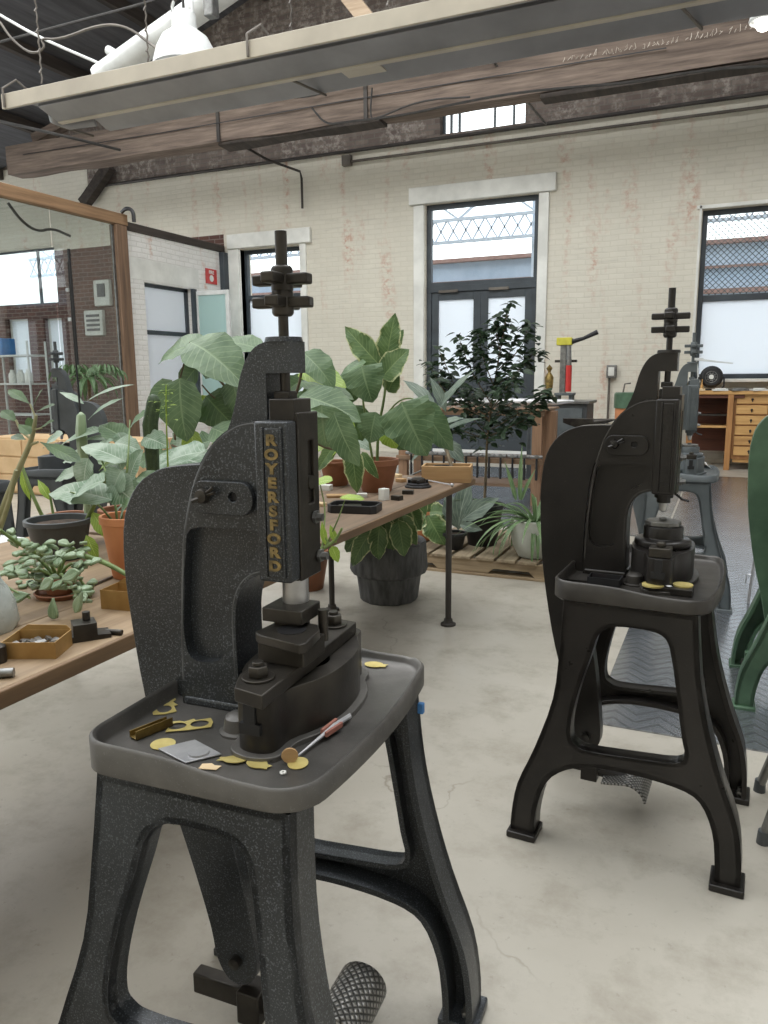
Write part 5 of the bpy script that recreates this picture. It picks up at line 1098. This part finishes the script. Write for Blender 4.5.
# jade succulent
R = plant('jade_plant', 'grey-green jade succulent with fleshy leaves in a small clay saucer pot', (-1.62, 1.47, .77))
b = B(); b.lathe([(0, 0), (.062, 0), (.070, .012), (.066, .014), (.055, .006), (0, .006)], n=28); b.build('saucer', 'terra_dk', R)
pot(R, .036, .046, .05, 'terra_dk', z0=.007, rim=.004, rimh=.01)
b = B(); lf = B(); random.seed(14)
ends = [(38, 545), (20, 555), (8, 540), (60, 560), (75, 548), (88, 590), (52, 572), (30, 575), (50, 600), (22, 600), (78, 602), (66, 585), (40, 585), (10, 575), (86, 565)]
for (ex, ey) in ends:
    Yk = 1.47+random.uniform(-.16, .08); mx, my = (ex+56)/2+random.gauss(0, 3), (ey+575)/2-8
    stempx(b, [(58, 580, 1.47), (mx, my, (1.47+Yk)/2), (ex, ey, Yk)], (.005, .003), 6)
    for k in range(9):
        t = random.uniform(.35, 1.05); x = mx+(ex-mx)*t+random.gauss(0, 3); y = my+(ey-my)*t+random.gauss(0, 3); q = aty(x, y, Yk); a = random.random()*6.28
        lf.leaf(q, (cos(a), sin(a), random.uniform(-.3, .6)), (0, -.3, 1), random.uniform(.028, .044), random.uniform(.018, .028), 'obov', .3, .25, 0, 6, 2)
for (x0, y0, x1, y1, w) in ((30, 594, 11, 599, .030), (53, 598, 54, 621, .030), (82, 592, 76, 612, .028), (40, 590, 52, 580, .03), (62, 580, 78, 572, .03)): lpx(lf, (x0, y0), (x1, y1), 1.30, w, 'obov', .1, up=(0, -1, .4), fold=.1, wave=0)
stempx(b, [(4, 585, 1.3), (16, 592, 1.3), (30, 598, 1.3)], (.003, .003)); stempx(b, [(84, 556, 1.5), (105, 562, 1.5), (136, 580, 1.5)], (.008, .006)); stempx(b, [(60, 560, 1.5), (40, 555, 1.4), (20, 545, 1.35), (0, 530, 1.3)], (.006, .004))
child(b, 'stem', 'stem', R)
for v in lf.bm.verts: v.co.z = max(v.co.z, .776)
for v in lf.bm.verts: v.co -= R.location
lf.build('foliage', 'l_jade', R, recalc=False, thick=.007, auto=70)
# rear palm seen against the glass
R = plant('palm', 'small arching palm standing in front of the glass partition', (tuple(aty(88, 372, 7.4)[:2])+(0,)))
cx = aty(88, 372, 7.4); pot(R, .16, .2, .35, 'greyplastic')
b = B(); b.tube([(cx.x, cx.y, .3), (cx.x, cx.y, cx.z-.1)], .02, 8); child(b, 'trunk', 'stem_brown', R)
b = B(); random.seed(2)
for k in range(16):
    a = k*2*pi/16+random.random()*.2; el = random.uniform(.2, 1.0); b.leaf((cx.x, cx.y, cx.z-.1), (cos(a)*cos(el), sin(a)*cos(el), sin(el)), (0, 0, 1), .5, .07, 'lance', 1.9, .3, .06, 10, 1)
    for q in range(7):
        t = q/7*.38+.08; p = V((cx.x+cos(a)*t, cx.y+sin(a)*t, cx.z-.02+.16*math.sin(t*6)-.15*t)); a2 = a+random.choice((-1, 1))*1.0; b.leaf(p, (cos(a2), sin(a2), -.5), (0, 0, 1), .18, .03, 'lance', .8, .2, 0, 5, 1)
child(b, 'foliage', 'l_palm', R)

# ------------------------------------------------------------------ things on the near table
def openbox(name, label, cat, loc, rz, w, d, h, mt, flap=True):
    o = thing(name, label, cat, tuple(loc), rz); b = B(); t = .002
    ol = [(-w/2, -d/2), (w/2, -d/2), (w/2, d/2), (-w/2, d/2)]
    b.prism([ol, offset(ol, t)], 0, h, 'xy'); b.box((0, 0, .001), (w-.001, d-.001, .002)); b.build('box', mt, o)
    if flap:
        b = B(); b.prism([(-w/2, h-.001), (w/2, h-.001), (w/2-.01, h+.010), (-w/2+.02, h+.012)], d/2-.001, d/2+.001, 'xz'); b.build('flap', mt, o)
    return o
o = openbox('gold_card_box', 'open gold card box of small metal pieces at the left edge of the near table', 'box', atz(38, 652, .77), radians(24), .115, .085, .036, 'box_brass')
b = B(); random.seed(4)
for k in range(34): b.box((random.uniform(-.04, .04), random.uniform(-.028, .028), .008+random.random()*.016), (.024, .010, .005), rot=Matrix.Rotation(random.random()*3, 3, 'Z') @ Matrix.Rotation(random.uniform(-.4, .4), 3, 'X'))
b.build('metal_pieces', 'steel_dull', o)['kind'] = 'stuff'
openbox('gold_card_box', 'gold card box below the tall orange clay pot', 'box', atz(127, 606, .77), radians(8), .10, .075, .050, 'box_brass')
o = thing('steel_block', 'stepped dark steel block on the near table edge with a peg on top', 'steel block', tuple(atz(86, 638, .77)), radians(52))
o.scale = (1.15, 1.15, 1.0)
b = B(); b.prism([(-.045, 0), (.02, 0), (.045, .0), (.045, .01), (.02, .012), (.02, .040), (-.024, .040), (-.024, .014), (-.045, .012)], -.022, .022, 'xz'); b.build('block', 'tooldark', o, bevel=.001)
B().cyl((.004, .006, .040), (.004, .006, .060), .0075, n=16).build('peg', 'tooldark', o, bevel=.001)
def rod(name, label, p, q, r, mt):
    b = B(); c = (V(p)+V(q))/2; b.cyl(V(p)-c, V(q)-c, r, n=18); o = b.build(name, mt, bevel=.0008); o.location = c; o.location.z = .77+r; return tag(o, label, 'steel rod')
rod('steel_punch', 'short dark steel punch lying right of the stepped block', atz(106, 630, .78), atz(122, 631, .78), .0065, 'tooldark')
rod('steel_punch', 'fatter steel punch lying at the left edge in front of the gold box', atz(-14, 674, .78), atz(14, 672, .78), .0095, 'steel_dull')
o = B().lathe([(0, 0), (.018, 0), (.018, .034), (.012, .038), (0, .038)], n=20).build('steel_bushing', 'tooldark', bevel=.001); o.location = atz(-2, 662, .77); tag(o, 'dark steel bushing standing against the gold box at the left edge', 'bushing')
for k, (x, y) in enumerate(((26, 657), )): pass
o = thing('plastic_bag', 'cloudy translucent plastic bag slumped at the left edge of the near table', 'bag', tuple(atz(-16, 630, .77)))
o.scale = (.8, .8, .9)
b = B(); b.lathe([(0, 0), (.085, 0), (.095, .02), (.088, .07), (.075, .11), (.055, .13), (.05, .16), (.056, .165), (.046, .155), (.05, .12), (0, .1)], n=26)
for v in b.bm.verts: v.co += V((noise.noise(v.co*30), noise.noise(v.co*30+V((5, 0, 0))), 0))*.008
b.build('bag', mat('cloudy_plastic', L(178, 184, 180), L(160, 166, 162), 12, .3, 0, .4, 20, .01), o)
rod('long_rod', 'long thin grey rod lying behind the jade plant on the near table', atz(80, 588, .78), atz(112, 575, .78), .004, 'steel_dull')

# ------------------------------------------------------------------ things on the far table
o = thing('black_tray', 'shallow black octagonal tray on the far table, by the press', 'tray', tuple(atz(355, 511, .77)), radians(10))
o.scale = (1.1, 1.1, 1)
ol = [(-.10, -.045), (-.08, -.065), (.08, -.065), (.10, -.045), (.10, .045), (.08, .065), (-.08, .065), (-.10, .045)]
b = B(); b.prism([ol, offset(ol, .008)], 0, .035, 'xy'); b.prism(ol, 0, .006, 'xy'); b.build('tray', 'blackplastic', o, bevel=.002); B().box((-.02, .0, .016), (.09, .05, .02), .3).build('dark_block', 'tooldark', o, bevel=.002)
o = thing('turntable_base', 'round black metal turntable device near the far end of the far table', 'turntable', tuple(atz(418, 487, .77)))
B().lathe([(0, 0), (.070, 0), (.072, .008), (.060, .012), (.060, .02), (.05, .024), (0, .024)], n=32).build('base', 'black', o, bevel=.002); B().lathe([(0, .024), (.04, .024), (.042, .034), (.036, .046), (.02, .052), (0, .052)], n=24).build('hub', 'tooldark', o, bevel=.001)
for k in range(4): a = k*pi/2+.4; B().box((.045*cos(a), .045*sin(a), .032), (.018, .014, .016), a).build('lug', 'black', o, bevel=.001)
for lb, x, y, d, mt, nm, ct in (('cream paper-wrapped block beside the black tray', 384, 500, (.035, .04, .055), 'white', 'wrapped_block', 'block'), ('dark steel lump right of the cream block', 397, 500, (.05, .035, .022), 'tooldark', 'steel_lump', 'steel part'), ('second dark steel part lying behind the steel lump', 408, 494, (.055, .035, .02), 'tooldark', 'steel_part', 'steel part'),
    ('small white carton behind the black tray', 325, 490, (.07, .05, .028), 'white', 'carton', 'box'), ('pale green-grey carton at the back by the press', 328, 476, (.075, .05, .045), 'ceramic', 'carton', 'box'), ('thin wooden board leaning level behind the black tray', 338, 497, (.11, .06, .012), 'crate', 'wooden_block', 'block'), ('brown cork block by the press edge of the far table', 320, 506, (.05, .04, .016), 'cork', 'cork_block', 'block'),
    ('tan wooden block right of the brown clay pot', 401, 482, (.05, .04, .02), 'crate', 'wooden_block', 'block'), ('low white carton in front of the brown clay pot', 362, 497, (.05, .03, .018), 'white', 'carton', 'box'), ('small stained wooden offcut behind the turntable', 397, 477, (.06, .03, .018), 'cork', 'wooden_offcut', 'block')):
    b = B(); b.box((0, 0, d[2]/2), d, random.uniform(-.4, .6)); o = b.build(nm, mt, bevel=.002); o.location = atz(x, y, .77); tag(o, lb, ct)
b = B(); p, q = atz(408, 478, .78), atz(452, 485, .78); c = (p+q)/2; b.tube([p-c, V((0, 0, .004)), q-c], .004, 8); b.sphere(q-c, .010); o = b.build('spanner', 'steel', bevel=0); o.location = c; o.location.z = .78; tag(o, 'bright steel rod tool lying before the pale crate', 'tool')
b = B(); p, q = atz(412, 474, .78), atz(430, 466, .78); c = (p+q)/2; b.bar(p-c, q-c, .014, .006); b.bar((0, 0, 0), (q-c)*.9+V((.03, -.02, 0)), .012, .006); o = b.build('pliers', 'steel_dull', bevel=.001); o.location = c; o.location.z = .776; tag(o, 'grey pliers lying behind the turntable', 'pliers')

# ------------------------------------------------------------------ pallet
R = thing('wooden_pallet', 'weathered wooden pallet on the floor carrying the plant pots', 'pallet', (-1.6, 5.35, 0))
for k in range(9):
    x = -.62+k*.155; B().box((x, random.uniform(-.01, .01), .119), (.125, .98, .020), random.uniform(-.02, .02)).build('slat', 'pallet_slat', R, bevel=.003)
for y in (-.45, 0, .45):
    b = B(); ns = [(-.70, .02), (-.70, .108), (.70, .108), (.70, .02), (.50, .02), (.46, .055), (.22, .055), (.18, .02), (-.18, .02), (-.22, .055), (-.46, .055), (-.50, .02)]; b.prism(ns, y-.019, y+.019, 'xz'); b.build('stringer', 'pallet', R, bevel=.003)
for y in (-.43, .43): B().box((0, y, .009), (1.4, .1, .018)).build('bottom_board', 'pallet', R, bevel=.002)

# ------------------------------------------------------------------ hammer rack, anvils, stakes
R = thing('hammer_rack', 'reddish wooden rack frame in front of the door, hung with hammers', 'rack', (-2.5, 8.0, 0))
for x, y in ((.74, -.22), (.74, .22), (-.74, -.22), (-.74, .22), (.86, -.1)): B().box((x, y, .49), (.10, .07, .98)).build('post', 'shelfwood', R, bevel=.004)
for z, y, h in ((.955, -.25, .05), (.955, .25, .05), (.46, -.26, .05), (.46, .22, .05)): B().box((0, y, z), (1.62, .035, h)).build('rail', 'shelfwood_x', R, bevel=.003)
B().box((0, 0, .995), (1.7, .6, .02)).build('top_board', 'shelfwood_x', R, bevel=.003); B().box((0, .02, .2), (1.5, .5, .03)).build('lower_shelf', 'shelfwood_x', R, bevel=.003)
hp = thing('hammer', 'silversmith hammer hanging head-up on the lower rail of the rack', 'hammer', (-3.12, 7.70, .50), radians(8), 'hammers on the rack')
b = B(); b.cyl((-.06, 0, .02), (-.02, 0, .02), .017, n=12); b.cyl((.02, 0, .02), (.06, 0, .02), .014, .020, n=12); b.box((0, 0, .02), (.045, .028, .034)); b.build('head', 'steel_dull', hp, bevel=.002)
b = B(); b.tube([(0, 0, .04), (0, 0, -.06), (0, 0, -.16), (0, 0, -.22)], [.010, .011, .015, .013], 8); b.build('handle', 'black', hp)
for k in range(1, 12): dup(hp, (-3.12+k*.125, 7.70+random.uniform(-.004, .004), .50), radians(random.uniform(-15, 25)), group='hammers on the rack')
# loose silvered stakes on top
o = thing('beak_stake', 'long smooth steel beak stake lying across the top of the rack', 'stake', (-1.95, 7.95, 1.01), 0)
b = B(); b.tube([(-.75, -.02, .055), (-.3, -.02, .052), (.1, -.02, .05), (.35, -.02, .055), (.52, -.02, .07)], [.040, .046, .044, .032, .010], 14); b.build('beak', 'steel', o); B().box((-.3, -.02, .012), (.07, .07, .024)).build('foot', 'steel_dull', o, bevel=.003)
o = thing('dome_stake', 'small round steel dome stake sitting on the rack', 'stake', (-2.3, 7.80, 1.005)); B().lathe([(0, 0), (.03, 0), (.02, .02), (.05, .035), (.06, .06), (.04, .09), (0, .1)], n=20).build('dome', 'steel_dull', o)
for k, x in enumerate((-2.75, -2.62, -3.0)):
    o = B().lathe([(0, 0), (.035, 0), (.04, .03), (.02, .055), (0, .06)], n=16).build('small_stake', 'steel', bevel=.001); o.location = (x, 7.85, 1.01); tag(o, ['small bright stake left of the dome stake on the rack', 'small bright stake nearest the dome stake on the rack', 'small bright stake at the left end of the rack top'][k], 'stake')
o = thing('anvil', 'dark steel anvil with a tapering horn on a stump right of the rack', 'anvil', (-1.46, 8.6, .62))
b = B(); b.prism([(-.14, 0), (.14, 0), (.12, .05), (.06, .09), (.06, .14), (.13, .17), (.13, .245), (-.20, .245), (-.20, .20), (-.06, .15), (-.06, .09), (-.12, .05)], -.05, .05, 'xz'); b.build('body', 'tooldark', o, bevel=.006); b = B(); b.tube([(.12, 0, .20), (.22, 0, .215), (.36, 0, .24)], [.045, .034, .006], 14); b.build('horn', 'tooldark', o)
o = thing('anvil_stump', 'pale round wooden stump under the dark anvil', 'stump', (-1.46, 8.6, 0)); b = B(); b.lathe([(0, 0), (.24, 0), (.235, .3), (.245, .615), (0, .62)], n=28); b.build('stump', 'oak_v', o)
o = thing('bench_cabinet', 'low grey cabinet behind the anvil', 'cabinet', (-1.85, 9.4, 0))
B().box((0, 0, .5), (.7, .5, 1.0)).build('body', 'iron_slate', o, bevel=.01); B().box((0, 0, 1.02), (.76, .56, .035)).build('top', 'steel_dull', o, bevel=.004); B().box((0, -.26, .6), (.6, .01, .7)).build('door', 'iron_grey', o, bevel=.003)
pz = aty(565, 392, 9.4)
o = thing('clamp_stand', 'upright grey clamp tool with red sleeve and yellow top on the grey cabinet', 'clamp', (pz.x, 9.4, 1.05))
B().box((0, 0, .06), (.22, .2, .03)).build('foot_plate', 'iron_grey', o, bevel=.004); b = B(); b.box((-.08, 0, .02), (.04, .16, .06)); b.build('foot', 'iron_grey', o); b = B(); b.box((.08, 0, .02), (.04, .16, .06)); b.build('foot', 'iron_grey', o)
B().box((-.03, 0, .36), (.07, .07, .58)).build('column', 'steel_dull', o, bevel=.005); B().cyl((.045, -.04, .09), (.045, -.04, .40), .036, n=14).build('sleeve', 'red', o); B().cyl((.045, -.04, .40), (.03, -.02, .64), .03, n=12).build('rod', 'steel_dull', o)
B().box((-.02, -.01, .68), (.18, .1, .09)).build('yellow_head', 'yellow', o, bevel=.008); b = B(); b.tube([(.05, -.02, .67), (.2, -.02, .71), (.36, -.02, .78)], [.03, .022, .03], 10); b.build('handle', 'black', o); b = B(); b.box((0, 0, .45), (.26, .05, .03)); b.build('cross_pin', 'tooldark', o, bevel=.002)
o = thing('drum', 'red drum with a dark green rim standing by the white wall', 'drum', (-1.22, 11.6, 0))
B().lathe([(0, 0), (.27, 0), (.28, .02), (.28, .86), (0, .88)], n=28).build('drum_body', 'terra', o); B().lathe([(0, .86), (.30, .86), (.30, 1.06), (.28, 1.08), (0, 1.08)], n=28).build('rim_band', 'iron_green', o)
for k, x in enumerate((-.18, .0, .15)):
    B().tube([(x, 0, 1.07), (x+.02, 0, 1.2), (x+.1, .02, 1.21)], .012, 6).build('rod', 'pipe', o)
o = thing('brass_post', 'small brass finial post by the door casing', 'post', (-2.62, 12.3, 0)); B().lathe([(0, 0), (.06, 0), (.06, .03), (.03, .05), (.03, 1.1), (.06, 1.13), (.07, 1.3), (.02, 1.38), (.05, 1.44), (0, 1.5)], n=16).build('post', 'brass_old', o)
o = thing('plank_box', 'low pale wooden box beside the drum', 'box', (-1.45, 10.6, 0)); B().box((0, 0, .22), (.9, .5, .44)).build('box', 'plank_light', o, bevel=.006)

# ------------------------------------------------------------------ jeweller's bench
R = thing('work_bench', "tall oak jeweller's bench with six small drawers below the right window", 'bench', (.5, 12.0, 0))
B().box((0, .0, 1.075), (2.1, .62, .05)).build('bench_top', 'oak', R, bevel=.006); B().box((-.68, .0, 1.025), (.76, .56, .05)).build('apron', 'redwood', R, bevel=.004)
for x, y in ((-.47, -.27), (-.98, -.27), (-.98, .25), (-.47, .25), (.98, -.27)): B().box((x, y, .525), (.075, .07, 1.05)).build('leg', 'oak_v', R, bevel=.004)
B().box((-.72, .22, .62), (.5, .02, .8)).build('back_panel', 'redwood', R); B().box((-.72, -.05, .60), (.52, .4, .03)).build('shelf', 'oak', R, bevel=.003); B().box((-.72, -.1, .76), (.46, .3, .02)).build('catch_tray', 'tooldark', R, bevel=.003)
B().box((-.20, .02, .60), (.46, .5, .9)).build('cabinet', 'oak_v', R, bevel=.004)
B().box((.45, .02, .60), (.84, .5, .9)).build('cabinet', 'oak_v', R, bevel=.004)
for k in range(6):
    z = .985-k*.143; d = B().box((-.20, -.245, z), (.39, .03, .122)).build('drawer', 'oak', R, bevel=.004); b = B(); b.sphere((-.20, -.27, z), .016); b.box((-.20, -.262, z-.02), (.014, .006, .03)); b.build('pull', 'black', d)
b = B(); b.box((-.20, -.2, .13), (.40, .03, .05)); b.build('toe_rail', 'oak', R, bevel=.003)
o = thing('desk_fan', 'round black desk fan in front of the right window', 'fan', tuple(aty(711, 384, 12.0)[:2])+(1.10,))
b = B(); b.lathe([(0, -.05), (.12, -.05), (.155, -.02), (.155, .03), (.12, .06), (0, .06)], (0, 0, .19), 30, 'y'); b.build('housing', 'black', o, bevel=.004)
b = B()
for r in (.05, .08, .11, .14):
    b.tube([(r*cos(a), -.062+.05*(r/.15)**3, .19+r*sin(a)) for a in [2*pi*i/24 for i in range(25)]], .0035, 5, False)
for k in range(10): a = 2*pi*k/10; b.tube([(0, -.066, .19), (.145*cos(a), -.03, .19+.145*sin(a))], .003, 5)
b.build('grille', 'steel_dull', o); b = B(); b.lathe([(0, -.07), (.03, -.07), (.034, -.055), (0, -.05)], (0, 0, .19), 18, 'y'); b.build('hub', 'white', o)
b = B(); b.tube([(-.165, 0, .19), (-.17, 0, .06), (-.12, 0, .012), (.12, 0, .012), (.17, 0, .06), (.165, 0, .19)], .012, 8); b.build('stand', 'black', o)
o = thing('bench_lamp', 'slim white bench lamp arm spreading above the black fan', 'lamp', (-.40, 12.1, 1.10))
b = B(); b.tube([(0, 0, 0), (-.03, .0, .25), (-.06, 0, .42)], .012, 8); b.build('arm', 'white_metal', o); b = B(); b.prism([(-.12, .43), (.42, .37), (.43, .385), (.05, .44), (.02, .46), (-.12, .46)], -.06, .06, 'xz'); b.build('lamp_shade', 'white_metal', o, bevel=.004); B().box((0, 0, .01), (.12, .12, .02)).build('base', 'white_metal', o, bevel=.003)
for k, (x, w, mt, lb) in enumerate(((-.42, .22, 'cork', 'low pile of tan papers at the left end of the bench top'), (-.12, .2, 'white', 'stack of white papers on the bench top by the fan'), (.12, .22, 'steel_dull', 'flat grey metal tray on the bench top'), (.36, .2, 'white', 'pale flat carton at the right of the bench top'))):
    b = B(); b.box((0, 0, .012), (w, .2, .024), .1*k); b.box((.02, .01, .03), (w*.7, .14, .012), -.2); o = b.build('paper_stack' if mt != 'steel_dull' else 'metal_tray', mt, bevel=.002); o.location = (x, 11.78, 1.10); tag(o, lb, 'papers' if mt in ('cork', 'white') else 'tray')
for k, x in enumerate((-.49, -.43, -.36)):
    b = B(); b.lathe([(0, 0), (.02, 0), (.02, .04), (.008, .05), (.006, .12), (0, .125)], n=12); o = b.build('hand_tool', 'oak', bevel=0); o.location = (x, 11.86+.02*k, 1.137); tag(o, 'small hand tool standing among the papers on the bench', 'tool', 'bench hand tools')
# ------------------------------------------------------------------ right edge: stool leg, rod stand
o = thing('metal_stool', 'grey tubular stool with rubber feet, only one leg showing at the right edge', 'stool', (.42, 2.32, 0))
f0 = atz(763, 843, 0)-V((.42, 2.32, 0))
for sx, sy in ((-1, -1), (-1, 1), (1, 1), (1, -1)):
    p = V((f0.x if sx < 0 else -f0.x, f0.y if sy < 0 else .28, 0)); b = B(); b.tube([p+V((0, 0, .02)), p+V((-p.x*.25, -p.y*.25, .3)), V((p.x*.6, p.y*.6, .62))], .014, 12); lg = b.build('leg', 'steel_dull', o); B().cyl(p, p+V((0, 0, .04)), .019, .016, 12).build('rubber_foot', 'greyplastic', lg)
B().lathe([(0, .60), (.16, .60), (.165, .615), (.16, .64), (0, .645)], n=32).build('seat', 'steel_dull', o, bevel=.003)
o = thing('rod_stand', 'thin bright steel rod stand between the grey press and the green press', 'stand', tuple(atz(748, 604, 0)))
b = B(); q = aty(757, 545, o.location.y)-o.location; b.tube([(0, 0, 0), q, q*2.1], .008, 8); b.tube([(.1, .1, 0), q+V((.02, 0, 0)), q*2.1], .008, 8); b.build('rods', 'steel', o); b = B(); b.tube([q*.35, q*.35+V((-.03, 0, -.0)), q*.5+V((-.03, 0, 0)), q*.5], .004, 6); b.build('hook', 'steel', o)
# ------------------------------------------------------------------ left background
R = thing('drawer_chest', 'long low tan wooden drawer chest behind the plants at left', 'chest', (-6.9, 6.7, 0))
B().box((0, 0, .34), (2.3, .6, .66)).build('body', 'cardboard', R, bevel=.006)
for i in range(4):
    for j in range(3): B().box((-.86+i*.575, -.305, .13+j*.21), (.55, .02, .19)).build('drawer', 'cardboard', R, bevel=.004)
R = thing('wire_shelf', 'white wire shelving unit behind the glass at the far left', 'shelf', tuple(aty(18, 390, 10.2)[:2])+(0,))
for x in (-.55, .55):
    for y in (-.2, .2): B().cyl((x, y, 0), (x, y, 2.0), .02, n=8).build('post', 'white_metal', R)
for z in (.7, 1.25, 1.75): B().box((0, 0, z), (1.1, .42, .03)).build('shelf_board', 'white_metal', R, bevel=.003)
o = B().box((0, 0, .15), (.3, .3, .3)).build('storage_bin', 'blue', bevel=.02); o.location = R.location + V((-.28, 0, 1.766)); tag(o, 'blue storage bin on the top of the white wire shelving', 'bin')
for k in range(3):
    o = B().lathe([(0, 0), (.07, 0), (.07, .16), (.04, .2), (.04, .24), (0, .24)], n=14).build('jar', 'white', bevel=.002); o.location = R.location + V((-.1+k*.2, 0, 1.266)); tag(o, 'pale jar on the middle board of the white wire shelving', 'jar', 'jars on the wire shelving')
for (px, py, w, h, nm, lb, cat) in ((103, 293, .42, .52, 'control_box', 'upper pale control box on the dark brick behind the glass', 'box'), (95, 323, .5, .52, 'vent_box', 'pale louvred box on the dark brick behind the glass', 'vent')):
    c = aty(px, py, WY-.05); o = thing(nm, lb, cat, tuple(c)); B().box((0, 0, 0), (w, .1, h)).build('case', 'ceramic', o, bevel=.02)
    if nm == 'vent_box':
        for k in range(4): B().box((0, -.055, -.14+k*.095), (w*.7, .02, .05)).build('louvre', 'greyplastic', o)
    else: B().box((0, -.055, .05), (.2, .02, .26)).build('display', 'greyplastic', o)
o = thing('white_table_frame', 'white metal table frame standing behind the dark grey pot', 'table', (-3.05, 2.2, 0))
for x in (-.35, .35):
    for y in (-.25, .25): B().box((x, y, .29), (.045, .045, .58)).build('leg', 'white_metal', o, bevel=.003)
B().box((0, 0, .60), (.8, .6, .04)).build('table_top', 'white_metal', o, bevel=.004)
SKY=2.6; KL=.32; EXPO=0
# ------------------------------------------------------------------ light
w = bpy.data.worlds.new('world'); scene.world = w; w.use_nodes = True; nt = w.node_tree; nt.nodes.clear()
bg = nt.nodes.new('ShaderNodeBackground'); bg.inputs[0].default_value = (.93, .97, 1, 1); bg.inputs[1].default_value = SKY
ow = nt.nodes.new('ShaderNodeOutputWorld'); nt.links.new(bg.outputs[0], ow.inputs[0])
def area(loc, size, power, rot=(0, 0, 0), col=(1, .985, .96)):
    l = bpy.data.lights.new('skylight', 'AREA'); l.shape = 'RECTANGLE'; l.size, l.size_y = size; l.energy = power; l.color = col
    o = bpy.data.objects.new('skylight', l); COL.objects.link(o); o.location = loc; o.rotation_euler = rot; return o
area((-7.6, 4.4, 7.6), (5.5, 7.2), 900*KL, (0, radians(-18), 0))
area((-.8, 4.4, 8.3), (5.5, 7.2), 900*KL, (0, radians(15), 0))
vs = scene.view_settings; vs.view_transform = 'Standard'; vs.look = 'None'; vs.gamma = 1; vs.use_curve_mapping = False; vs.exposure = EXPO
